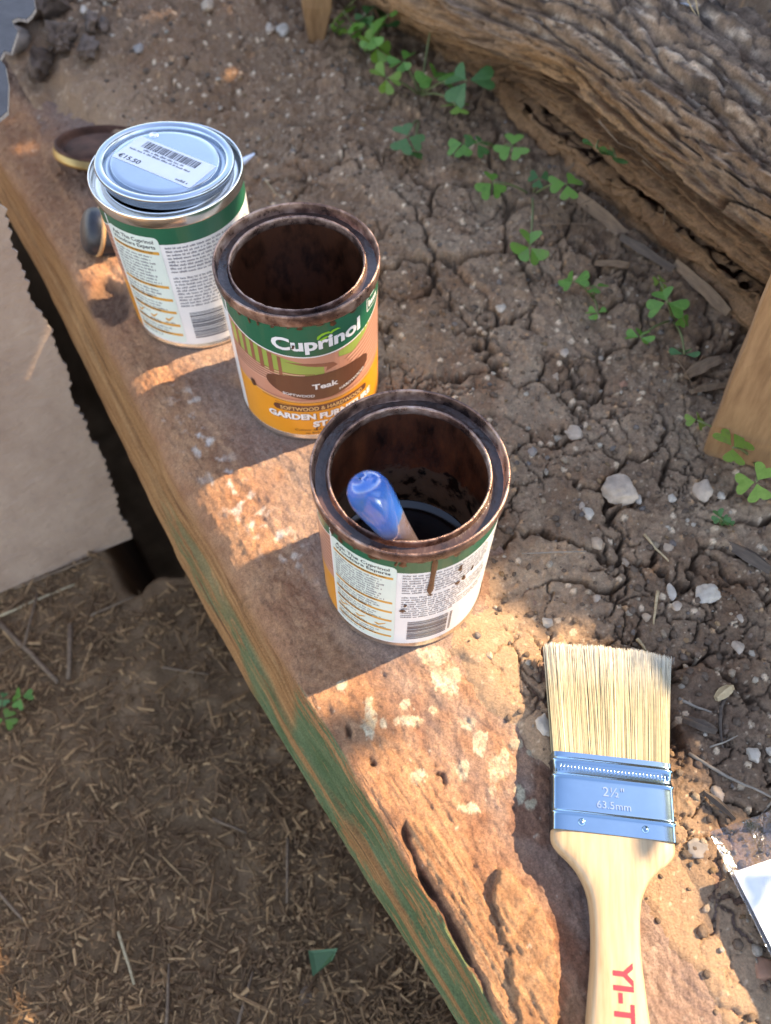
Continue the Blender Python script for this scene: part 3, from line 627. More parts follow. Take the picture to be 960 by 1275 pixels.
def label_art():
    A = Art(); Z0 = 109.0                                           # d = distance below the rim in mm
    FC, FW = -102.8, 62.7                                           # middle and half width of the front panel
    z = lambda d: Z0 - d
    # ---------- front
    gb = lambda u: z(12 + 15 * (1 - ((u - FC) / FW) ** 2)); ob_ = lambda u: z(60 + 9.5 * (1 - ((u - FC) / FW) ** 2))
    base = lambda u: 5.6
    A.strip('ink_orange', FC - FW, FC + FW, base, ob_, 1)
    A.strip('ink_deck', FC - FW, FC + FW, ob_, gb, 1)
    A.strip('ink_green', FC - FW, FC + FW, gb, lambda u: 107.4, 1)
    A.strip('ink_white', FC - FW, FC + FW, lambda u: gb(u) - 0.9, gb, 2)
    A.rect('ink_white', FC - FW - 1.6, FC - FW, 5.6, 107.4, 2); A.rect('ink_white', FC + FW, FC + FW + 1.4, 5.6, 107.4, 2)
    A.strip('ink_tan', FC - FW, FC + FW, lambda u: ob_(u) - 0.35, lambda u: ob_(u) + 0.35, 2)
    # garden seen over the deck: lawn, posts, rail, planks running away
    A.poly('ink_lawn', [(FC - 60, z(17)), (FC - 60, z(32)), (FC - 30, z(43)), (FC - 8, z(46.5)), (FC + 2, z(44)), (FC + 2, z(37)), (FC - 20, z(29)), (FC - 40, z(22))], 2)
    A.poly('ink_lawn', [(FC + 12, z(28.6)), (FC + 12, z(33)), (FC + 22, z(35)), (FC + 34, z(27)), (FC + 40, z(20.5)), (FC + 24, z(26))], 2)
    for i, (u, w) in enumerate([(-56, 2.6), (-50, 2.6), (-44, 2.7), (-38.2, 2.8), (-32.2, 3.0), (-26, 2.2)]):
        uu = FC + u; A.poly('ink_plank', [(uu, z(17 + i * 2.0)), (uu, z(34 + i * 2.1)), (uu + w, z(34.6 + i * 2.1)), (uu + w, z(18 + i * 2.0))], 3)
    A.poly('ink_plank', [(FC - 22, z(31)), (FC - 6, z(33)), (FC + 8, z(35.5)), (FC + 11, z(39)), (FC + 3, z(41.5)), (FC + 4, z(38)), (FC - 8, z(35))], 3)
    for k in range(6):
        A.strip('ink_plank', FC - 62, FC - 4 + k * 3, lambda u, k=k: z(33.5 + k * 2.7 + (u - FC + 62) * (0.26 - 0.018 * k) - 0.0016 * (u - FC + 62) ** 2), lambda u, k=k: z(32.9 + k * 2.7 + (u - FC + 62) * (0.26 - 0.018 * k) - 0.0016 * (u - FC + 62) ** 2), 3, 20)
        A.strip('ink_pink', FC - 60, FC - 10 + k * 2, lambda u, k=k: z(35.0 + k * 2.7 + (u - FC + 62) * (0.25 - 0.018 * k) - 0.0016 * (u - FC + 62) ** 2), lambda u, k=k: z(34.2 + k * 2.7 + (u - FC + 62) * (0.25 - 0.018 * k) - 0.0016 * (u - FC + 62) ** 2), 2, 20)
    for k in range(9):
        A.strip('ink_plank', FC + 16 + k * 1.5, FC + 62, lambda u, k=k: z(37.5 + k * 3.1 - (u - FC - 16) * (0.42 - 0.022 * k)), lambda u, k=k: z(36.9 + k * 3.1 - (u - FC - 16) * (0.42 - 0.022 * k)), 3, 12)
        A.strip('ink_pink', FC + 18 + k * 1.5, FC + 62, lambda u, k=k: z(39.2 + k * 3.1 - (u - FC - 16) * (0.42 - 0.022 * k)), lambda u, k=k: z(38.0 + k * 3.1 - (u - FC - 16) * (0.42 - 0.022 * k)), 2, 12)
    # lower deck lines
    for k in range(3):
        A.strip('ink_plank', FC - 50 + 9 * k, FC + 50 - 10 * k, lambda u, k=k: z(61.0 + 3.0 * k + 6.0 * (1 - ((u - FC) / 58) ** 2)) , lambda u, k=k: z(60.5 + 3.0 * k + 6.0 * (1 - ((u - FC) / 58) ** 2)), 3, 20)
    # badge
    P = []
    for i in range(48):
        a = 2 * math.pi * i / 48; u = 35.5 * math.cos(a); P.append((FC + u, z(54.0) + 11.6 * math.copysign(abs(math.sin(a)) ** 0.85, math.sin(a)) + 0.0042 * u * u - 1.0))
    A.poly('ink_brown', P, 4)
    A.text('ink_white', 'Teak', FC + 2, z(56.5), 6, 4.6, 17, 0.03)
    A.text('ink_white', 'SOFTWOOD', FC - 15.5, z(62.9), 6, 2.3, 20, 0.012, 0.004, 0, -0.12)
    A.text('ink_white', 'HARDWOOD', FC + 21, z(60.6), 6, 2.3, 20, 0.012, 0.006, 0, 0.28)
    # lettering
    A.text('ink_white', 'Cuprinol', FC + 0.5, z(21.2), 4, 9.6, 57, 0.036, 0.0022)
    lf = lambda u, v, s: [(FC + u + s * x, z(v) + s * y) for x, y in ((-7, -2.2), (-6.5, 0.2), (-3.5, 1.9), (0.5, 2.2), (1.6, 1.2), (3.0, 2.3), (6.2, 2.4), (8.5, 1.0), (6.0, 1.2), (3.4, 0.6), (2.2, -0.4), (0.9, 0.5), (-1.6, 0.6), (-4.2, -0.4), (-6.0, -2.6))]
    A.poly('ink_lime', lf(6.0, 11.0, 1.0), 5); A.poly('ink_lime', [(FC + x, z(y)) for x, y in ((0.5, 14.0), (3.6, 12.4), (7.6, 12.2), (4.6, 13.8), (1.6, 15.2))], 5)
    # small outlined box at the end of the band
    for (a0, a1, b0, b1) in ((36, 52, 3.2, 3.7), (36, 36.6, 3.2, 13), (36, 52, 12.5, 13)): A.rect('ink_white', FC + a0, FC + a1, z(b1), z(b0), 4)
    A.lines('ink_white', FC + 38, FC + 51, z(10.5), 4, 4.4, 5, 1.0, 0)
    # title on the orange field
    R0 = [(FC - 31 + 2.6 * math.cos(a), z(75.5) + 2.9 * math.sin(a)) for a in np.linspace(math.pi / 2, 3 * math.pi / 2, 9)] + [(FC + 31 + 2.6 * math.cos(a), z(75.5) + 2.9 * math.sin(a)) for a in np.linspace(-math.pi / 2, math.pi / 2, 9)]
    A.poly('ink_brown', R0, 3)
    A.text('ink_tan', 'SOFTWOOD & HARDWOOD', FC, z(77.3), 5, 3.5, 58, 0.018)
    for d_, key, lf_ in ((0.5, 'ink_darkbrown', 4), (0, 'ink_white', 5)):
        A.text(key + '#g', 'GARDEN FURNITURE', FC + d_, z(86.2 + d_), lf_, 5.4, 76, 0.048)
        A.text(key + '#s', 'STAIN', FC + 4 + d_, z(94.4 + d_), lf_, 5.4, 25, 0.048)
    A.text('ink_darkbrown#c', 'Colour and lasting protection', FC + 2, z(98.6), 3, 1.9, 46, 0.008)
    A.text('ink_darkbrown#e', 'to Enhance the wood', FC + 2, z(102.0), 3, 1.9, 32, 0.008)
    # ---------- back
    A.rect('ink_green', FC + FW + 1.4, 137.6, 95.0, 107.4, 1)
    m0, m1 = -38.6, -0.6
    corner = lambda cx, cy, a0: [(cx + 3.4 * math.cos(a), cy + 3.4 * math.sin(a)) for a in np.linspace(a0, a0 + math.pi / 2, 7)]
    P = corner(m1 - 3.4, 100.4 - 3.4, 0) + corner(m0 + 3.4, 100.4 - 3.4, math.pi / 2) + corner(m0 + 3.4, 10.4, math.pi) + corner(m1 - 3.4, 10.4, 1.5 * math.pi)
    A.poly('ink_mint', P, 3)
    A.text('ink_black', 'Ask The Cuprinol', -19.6, 95.3, 4, 2.9, 31, 0.016); A.text('ink_black', 'Woodcare Experts', -19.6, 91.3, 4, 2.9, 32, 0.016)
    def bar(v, h=2.4): A.rect('ink_ochre#%d' % v, m0 + 1.2, m1 - 1.6, v, v + h, 4)
    bars = [(86.8, 'WHAT DOES THIS PRODUCT DO?'), (58.2, 'WHERE IS IT USED?'), (46.6, None), (35.0, None), (22.6, None), (13.4, None)]
    for v, t_ in bars:
        bar(v)
        if t_: A.text('ink_darkbrown#%d' % v, t_, -20.5, v + 0.8, 5, 1.5, 29 if len(t_) > 20 else 20, 0.01)
        else: A.lines('ink_darkbrown#%d' % v, m0 + 3, m1 - 8, v + 0.8, 5, 1.4, int(v), 1, 0.3)
    sd = 40
    for v0, n, e in ((83.8, 9, 0.95), (54.8, 3, 0.9), (43.2, 3, 0.9), (31.8, 1, 0.5), (19.4, 2, 0.85), (10.6, 1, 0.6)):
        for k in range(n): sd += 1; A.lines('ink_grey', m0 + 2, m1 - 3.5, v0 - k * 2.75, 4, 1.45, sd, e, 0.18)
    for k, u in enumerate((-33, -21, -9)):
        v = 27.2; A.poly('ink_ochre#%d' % u, [(u - 3.2, v + 2.2), (u - 1.6, v + 0.2), (u - 0.6, v), (u + 3.8, v + 4.6), (u + 3.2, v + 5.0), (u - 0.6, v + 2.0), (u - 1.8, v + 3.0)], 4)
        A.lines('ink_grey', u - 4, u + 5, v - 1.9, 4, 1.1, 300 + k)
    for k in range(19):
        if k == 8: continue
        A.lines('ink_grey', 2.4, 56, 91.5 - k * 2.75, 3, 1.5, 500 + k, 0.97 if k not in (7, 14, 18) else 0.6, 0.05)
    r = random.Random(9); v = 11.5
    while v < 36.5:
        h = r.choice((0.5, 0.5, 0.9, 1.3)); A.rect('ink_barcode', 6.5, 30, v, min(v + h, 36.6), 3); v += h + r.choice((0.45, 0.6, 0.9))
    for k in range(12): A.rect('ink_barcode', 31.2, 32.8, 12 + k * 2.05, 13.3 + k * 2.05, 3)
    # remaining panel: small pictograms and print further round
    for k in range(4):
        cx, cy = 66, 84 - k * 19; ring = [(cx + 5 * math.cos(a), cy + 5 * math.sin(a)) for a in np.linspace(0, 2 * math.pi, 25)[:-1]]
        inner = [(cx + 4.3 * math.cos(a), cy + 4.3 * math.sin(a)) for a in np.linspace(0, 2 * math.pi, 25)[:-1]]
        for i in range(24): j = (i + 1) % 24; A.poly('ink_grey', [inner[i], ring[i], ring[j], inner[j]], 3)
        A.lines('ink_grey', cx - 2.6, cx + 3, cy - 0.8, 3, 1.8, 700 + k)
    for k in range(26): A.lines('ink_grey', 78, 128, 90 - k * 3.0, 3, 1.5, 800 + k, 0.95 if k % 7 else 0.5, 0.08)
    return A

NAMES = {'ink_white': 'white_lettering', 'ink_green': 'green_band', 'ink_mint': 'mint_panel', 'ink_orange': 'orange_field', 'ink_black': 'heading_lettering', 'ink_grey': 'small_print', 'ink_brown': 'brown_badge',
         'ink_deck': 'deck_picture', 'ink_plank': 'plank_lines', 'ink_lawn': 'lawn_picture', 'ink_lime': 'leaf_emblem', 'ink_tan': 'tan_lettering', 'ink_ochre': 'ochre_bars', 'ink_barcode': 'barcode', 'ink_pink': 'pale_plank_lines', 'ink_darkbrown': 'dark_lettering'}
RIM = [(.0478, .1072), (.0489, .1080), (.0494, .1092), (.0496, .1125), (.0496, .1152), (.0493, .1162), (.0488, .1166), (.0483, .1163), (.0480, .1154), (.0478, .1130), (.0475, .1100), (.0468, .1090), (.0450, .1086), (.0430, .1086), (.0420, .1090), (.0414, .1102), (.0411, .1122), (.0408, .1131), (.0403, .1134), (.0398, .1131), (.0395, .1122), (.0393, .1104), (.0393, .1088), (.0396, .1076), (.0404, .1070)]
def rim_mesh(rough):
    me = lathe(RIM, 160)
    if rough:
        V = np.empty(len(me.vertices) * 3); me.vertices.foreach_get('co', V); V = V.reshape(-1, 3); a = np.arctan2(V[:, 1], V[:, 0]); r = np.hypot(V[:, 0], V[:, 1])
        d = 0.0004 * fbm(a * 14, r * 900, 3, 901 + rough) * ss(.0487, .0470, r); V[:, 2] += d; nz = 1 + 0.004 * fbm(a * 6, V[:, 2] * 300, 3, 907 + rough) * ss(.1085, .1110, V[:, 2]) * ss(.0470, .0440, r); V[:, :2] *= nz[:, None]
        k = 0.0005 * ss(.0412, .0398, r) * np.clip(gn(a * 9, r * 0 + rough, 905), 0, 1); V[:, 2] -= k * 2; me.vertices.foreach_set('co', V.ravel()); me.update()
    return me
body_me = lathe([(0.0, .0022), (.040, .0022), (.0455, .0018), (.0470, .0002), (.0484, .0000), (.0488, .0014), (.0487, .0036), (.0478, .0048), (.0477, .1078)], 128)
inner_me = lathe([(.0405, .1068), (.0455, .1074), (.0470, .1065), (.0471, .006), (.0465, .0035), (.0, .0035)], 128)
label_me = lathe([(RB + .0001, .0052), (RB + .00012, .1074)], 180)
first = {}
def tin(key, label, ang, open_, roughseed):
    t = thing('paint_tin', label, 'paint tin', (*TINS[key], 0.0), (0, 0, ang), 'paint tins along the sleeper')
    ob('body', body_me, MAT['tinplate'], t, True)
    ob('rim', rim_mesh(roughseed), MAT['stain_rim'] if open_ else MAT['tinplate'], t, True)
    if open_:
        n_ = 120; gv, gf = [], []
        for i in range(n_):
            a = 2 * math.pi * i / n_; zz = .1094 + .0007 * float(gn(np.array([a * 2.5]), np.array([roughseed + .5]), 911)[0])
            for r_ in (.0413, .0430, .0455, .0477): gv.append((r_ * math.cos(a), r_ * math.sin(a), zz + (.0004 if r_ in (.0413, .0477) else 0)))
        for i in range(n_):
            for k in range(3): l = (i + 1) % n_; gf.append((i * 4 + k, i * 4 + k + 1, l * 4 + k + 1, l * 4 + k))
        ob('groove_stain', pyd(gv, gf), MAT['groove'], t, True)
    ob('inner_wall', inner_me if not open_ else inner_me.copy(), MAT['tinplate'] if not open_ else (MAT['wall_near'] if key == 'near' else MAT['wall_mid']), t, True)
    lb = ob('label', label_me, MAT['ink_white'], t, True)
    if not first:
        label_art().build(CylWrap(), lb, NAMES); first['label'] = lb
    else:
        for ch in list(first['label'].children):
            c = ch.copy(); COL.objects.link(c); c.parent = lb
    return t, lb
t_near, l_near = tin('near', 'open tin in front with a blue handle inside and a brown drip down its label', R(-96), True, 1)
t_mid, l_mid = tin('mid', 'open tin in the middle showing its orange garden furniture label below a brown rim', R(50.5), True, 2)
t_far, l_far = tin('far', 'clean unopened tin at the back carrying a silver lid with a price sticker', R(-91), False, 0)
ob('liquid', lathe([(0.0, .0100), (.0300, .0100), (.0465, .0101), (.0470, .0106)], 96), MAT['stain'], t_near, True)
ob('liquid', lathe([(0.0, .0200), (.0300, .0200), (.0465, .0201), (.0470, .0206)], 96), MAT['stain'], t_mid, True)
clk('tins')

def drip(parent, u, vtop, vbot, w, seed, lift=0.0004):
    """run or splash of stain hugging the tin; u, v in mm on the label"""
    r = random.Random(seed); n = 14; V, Fc = [], []
    for i in range(n + 1):
        f = i / n; v = vtop + (vbot - vtop) * f; ww = w * (0.75 + 0.25 * math.sin(f * 7 + seed) * 0.5 + (0.25 * f if f < 0.9 else -0.2)) * (1 if f < 0.93 else 0.75) * (0.5 if i in (0, n) else 1)
        for k in range(5):
            x = (k / 4 - 0.5); rr = RB + 0.0006 + lift * (1 - (2 * x) ** 2); a = (u + x * ww + 0.3 * math.sin(f * 4 + seed)) * .001 / RB; V.append((rr * math.cos(a), rr * math.sin(a), v * .001))
    for i in range(n):
        for k in range(4): Fc.append((i * 5 + k, (i + 1) * 5 + k, (i + 1) * 5 + k + 1, i * 5 + k + 1))
    ob('stain_drip', pyd(V, Fc), MAT['drip'], parent, True)
drip(t_near, 17.0, 107.5, 70, 3.4, 1); drip(t_near, 32.5, 91, 85, 2.2, 2); drip(t_near, 36, 76, 71, 2.6, 3); drip(t_near, 32, 72.5, 70, 3.4, 5); drip(t_near, 4.5, 60, 57, 1.6, 6); drip(t_near, 41, 81, 76, 1.2, 7); drip(t_near, 16.8, 70, 69.0, 3.0, 4)
drip(t_near, 33, 83.8, 82.6, 1.0, 8); drip(t_near, 3.4, 53, 50.4, 3.2, 9, 0.0002)
drip(t_mid, -150.5, 50, 44, 4.2, 11); drip(t_mid, -125.5, 96.5, 94.6, 1.1, 12); drip(t_mid, -118, 93, 89.8, 1.8, 13); drip(t_mid, -109, 14.5, 10.8, 1.5, 14)

rd = random.Random(21)
for tt_, us in ((t_near, [-36, -30, -22.5, -15, -9, -3, 3, 9, 24, 29, 38, 45]), (t_mid, [-160, -151, -143, -136, -129, -121, -112, -100, -92, -80, -66, -55])):
    for k, u_ in enumerate(us): drip(tt_, u_ + rd.uniform(-2, 2), 107.6, 107.0 - rd.choice((0.8, 1.4, 2.2, 4.5)) * rd.uniform(0.6, 1.2), rd.uniform(1.4, 5.0), 40 + k, 0.0003)
# ------------------------------------------------------------------ lids
LID = [(0.0, .0030), (.0150, .0031), (.0300, .0031), (.0335, .0031), (.0342, .0027), (.0346, .0004), (.0352, -.0004), (.0372, -.0004), (.0379, .0004), (.0384, .0032), (.0390, .0042), (.0410, .0046), (.0426, .0046), (.0436, .0040), (.0440, .0028), (.0438, .0014), (.0428, .0008), (.0420, .0000), (.0416, -.0040), (.0405, -.0052), (.0396, -.0045), (.0390, .0000), (.0384, .0012), (.0378, -.0012), (.0350, -.0014), (.0338, .0018), (.0, .0020)]
def lid(name, label, loc, rot, mats):
    t = thing(name, label, 'lid', loc, rot)
    ob('lid_plate', lathe(LID, 144), mats, t, True); return t
lc = un(205.5, 201, 0.1195)
lid_far = lid('tin_lid', 'shiny silver lid sitting slightly askew on the back tin with a white price sticker', (lc[0], lc[1], 0.1172), (R(-3.2), R(3.0), 0), MAT['lid_metal'])
MAT['print_black'] = plain('thermal_print', (0.03, 0.03, 0.04), 0.9, spec=0.1); MAT['print_grey'] = plain('thermal_print_pale', (0.14, 0.14, 0.16), 0.9, spec=0.1)
MAT['sticker'] = plain('sticker_paper', (0.70, 0.70, 0.71), 0.85, 0, 0.03, 60, spec=0.2)
def sticker():
    inv = lid_far.matrix_basis.inverted() if False else Matrix.LocRotScale(lid_far.location, lid_far.rotation_euler, None).inverted()
    cs = [inv @ Vector(un(px, py, 0.1205)) for px, py in ((143, 198), (239, 237), (266.5, 203), (172, 168))]
    o = (cs[0] + cs[1] + cs[2] + cs[3]) / 4; ex = ((cs[1] - cs[0]) + (cs[2] - cs[3])) / 2; ey = ((cs[3] - cs[0]) + (cs[2] - cs[1])) / 2; Wd, Hd = ex.length, ey.length; ex.normalize(); ey = (ey - ex * ey.dot(ex)).normalized()
    class W:
        step = 0
        def __call__(s, u, v, lift): 
            q = o + ex * u * .001 + ey * v * .001; return Vector((q.x, q.y, .00318 + lift * .00007))
    w, h = Wd * 500, Hd * 500
    P = []
    for cx, cy, a0 in ((w - 1, h - 1, 0), (-w + 1, h - 1, 90), (-w + 1, -h + 1, 180), (w - 1, -h + 1, 270)): P += [(cx + math.cos(R(a0 + k * 30)), cy + math.sin(R(a0 + k * 30))) for k in range(4)]
    A = Art(); A.poly('sticker', P, 1)
    r = random.Random(4); u = -w + 8
    while u < w - 10:
        ww = r.choice((0.35, 0.35, 0.7, 1.0)); A.rect('print_black#b', u, u + ww, h - 9.6, h - 2.2, 2); u += ww + r.choice((0.35, 0.5, 0.8))
    A.lines('print_grey', -w + 12, w - 16, h - 12.4, 2, 1.7, 11); A.lines('print_grey', -w + 3, w - 8, h - 15.2, 2, 1.6, 12)
    A.text('print_black', '€15.50', -w + 10.5, -h + 2.4, 2, 4.0, 17, 0.016); A.lines('print_grey', w - 13, w - 3, -h + 2.2, 2, 2.0, 13, 1, 0)
    P0 = ob('price_sticker', bmesh.new(), None, lid_far)
    A.build(W(), lid_far, {'sticker': 'price_sticker', 'print_grey': 'small_print', 'print_black': 'sticker_lettering'})
    bpy.data.objects.remove(P0)
    st = [c for c in lid_far.children if c.name.startswith('price_sticker')][0]
    for c in list(lid_far.children):
        if c.name.split('.')[0] in ('sticker_lettering', 'small_print'): c.parent = st
    # embossed mark by the edge of the panel
    q = inv @ Vector(un(191, 166, 0.1205)); ob('embossed_mark', lathe([(0.0, .0033), (.0022, .0034), (.0026, .0038), (.0030, .0034), (.0032, .0030)], 24), MAT['tinplate'], lid_far, True).location = (q.x, q.y, 0)
sticker()
MAT['gold'] = plain('gold_lacquer', (0.33, 0.24, 0.11), 0.45, 1.0, 0.1, 60)
MAT['stain_lid'] = plain('stain_in_lid', (0.10, 0.045, 0.028), 0.75, 0, 0.55, 45, 0.5, 200, 0.0010, 0.0, 0.2)
lc = un(133, 187, 0.010)
tl = thing('tin_lid', 'upturned lid smeared with dark brown stain behind the sealed tin', 'lid', (lc[0], lc[1], 0.0125), (R(-15), R(4), 0))
ob('lid_plate', lathe([(0.0, .0008), (.0330, .0010), (.0338, -.0015), (.0350, -.0022), (.0380, -.0020), (.0388, .0010), (.0396, .0045), (.0408, .0052), (.0420, .0040), (.0432, .0005), (.0426, -.0005)], 120), MAT['stain_lid'], tl, True)
ob('lid_rim', lathe([(.0421, .0036), (.0434, .0002), (.0441, -.0020), (.0442, -.0034), (.0436, -.0044), (.0400, -.0048), (.0, -.0030)], 120), MAT['gold'], tl, True)

# black plug and pale sliver beside the far tin
MAT['rubber'] = plain('black_rubber', (0.018, 0.019, 0.024), 0.45, 0, 0.5, 150, 0.3, 250, 0.0006)
MAT['tan_band'] = plain('tan_band', (0.42, 0.24, 0.11), 0.7, 0, 0.2, 200)
c0 = un(114, 289, 0.012); ax = Vector((-0.80, -0.30, 0.42)).normalized()
pl = thing('rubber_plug', 'black domed plug with a tan band lying beside the sealed tin', 'plug', (c0[0] + 0.004, c0[1], 0.0125), ax.to_track_quat('Z', 'Y').to_euler())
ob('dome', lathe([(.0182, .0000), (.0182, .0025), (.0172, .0060), (.0145, .0088), (.0100, .0105), (.0050, .0112), (.0, .0114)], 40), MAT['rubber'], pl, True)
ob('band', lathe([(.0182, .0000), (.0190, -.0004), (.0192, -.0016), (.0190, -.0030), (.0180, -.0034)], 40), MAT['tan_band'], pl, True)
ob('stem', lathe([(.0178, -.0032), (.0182, -.0070), (.0178, -.0160), (.0160, -.0200), (.0, -.0205)], 40), MAT['rubber'], pl, True)
a0, a1 = un(296, 203, 0.006), un(317, 190, 0.012)
bm = bmesh.new(); vv = [bm.verts.new(v) for v in ((a0[0], a0[1] - .004, .004), (a0[0], a0[1] + .005, .006), (a1[0], a1[1], .012), (a0[0], a0[1] - .004, .0015), (a0[0], a0[1] + .005, .0035), (a1[0], a1[1] - .001, .0108))]
for f in ((0, 2, 1), (3, 4, 5), (0, 1, 4, 3), (1, 2, 5, 4), (2, 0, 3, 5)): bm.faces.new([vv[i] for i in f])
tag(ob('metal_sliver', bm, plain('pale_metal', (0.75, 0.77, 0.82), 0.3, 0.6)), 'pale pointed sliver of metal poking out behind the sealed tin', 'scrap')

# ------------------------------------------------------------------ blue handle standing in the near tin
def blue_handle():
    m, nt, b = new_mat('blue_lacquer'); b.inputs['Roughness'].default_value = 0.16; b.inputs['Coat Weight'].default_value = 0.6; b.inputs['Coat Roughness'].default_value = 0.08
    n = noise_node(nt, 42, 6, 0.62, sxyz=(1, 1, 0.6)); n2 = noise_node(nt, 160, 3, 0.6)
    r = ramp(nt, n.outputs[0], [(0.44, (0.022, 0.115, 0.40)), (0.54, (0.050, 0.125, 0.30)), (0.56, (0.16, 0.14, 0.17)), (0.66, (0.13, 0.085, 0.075))]); tc = nt.nodes.new('ShaderNodeTexCoord'); sx = nt.nodes.new('ShaderNodeSeparateXYZ'); nt.links.new(tc.outputs['Object'], sx.inputs[0])
    ma = nt.nodes.new('ShaderNodeMath'); ma.operation = 'MULTIPLY_ADD'; ma.inputs[1].default_value = 0.045; nt.links.new(n.outputs[0], ma.inputs[0]); nt.links.new(sx.outputs[2], ma.inputs[2])
    mr = nt.nodes.new('ShaderNodeMapRange'); mr.inputs[1].default_value = 0.134; mr.inputs[2].default_value = 0.146; nt.links.new(ma.outputs[0], mr.inputs[0])
    mx = nt.nodes.new('ShaderNodeMix'); mx.data_type = 'RGBA'; mx.inputs[6].default_value = (0.115, 0.085, 0.085, 1); nt.links.new(mr.outputs[0], mx.inputs[0]); nt.links.new(r.outputs[0], mx.inputs[7]); nt.links.new(mx.outputs[2], b.inputs['Base Color']); bump(nt, b, n2.outputs[0], 0.12, 0.0005)
    tip = Vector(un(452, 602, 0.157)); low = Vector((0.0116 + .023, 0.2191 - .0245, 0.014))
    ax = (tip - low).normalized(); view = (Vector(CAMP) - tip).normalized(); wx = ax.cross(view).normalized(); wy = wx.cross(ax)
    pts = [(0.0, .0006, .0005), (.0010, .0040, .0034), (.0028, .0066, .0050), (.0060, .0086, .0060), (.0110, .0096, .0066), (.0180, .0099, .0068), (.0280, .0094, .0066), (.0380, .0086, .0062), (.050, .0078, .0060), (.070, .0072, .0058), (.090, .0070, .0056), (.120, .0068, .0054), (.146, .0066, .0052)]
    end = tip + ax * 0.004; V, Fc, n_ = [], [], 22
    for k, (d, a, c) in enumerate(pts):
        p = end - ax * d
        for i in range(n_):
            th = 2 * math.pi * i / n_; V.append(p + wx * a * math.cos(th) + wy * c * math.sin(th))
    for k in range(len(pts) - 1):
        for i in range(n_): j = (i + 1) % n_; Fc.append((k * n_ + i, k * n_ + j, (k + 1) * n_ + j, (k + 1) * n_ + i))
    Fc += [tuple(range(n_)), tuple(reversed(range((len(pts) - 1) * n_, len(pts) * n_)))]
    o = ob('blue_handle', pyd(V, Fc), m, smooth=True); tag(o, 'glossy blue brush handle smeared with stain leaning in the front tin', 'brush handle')
blue_handle()

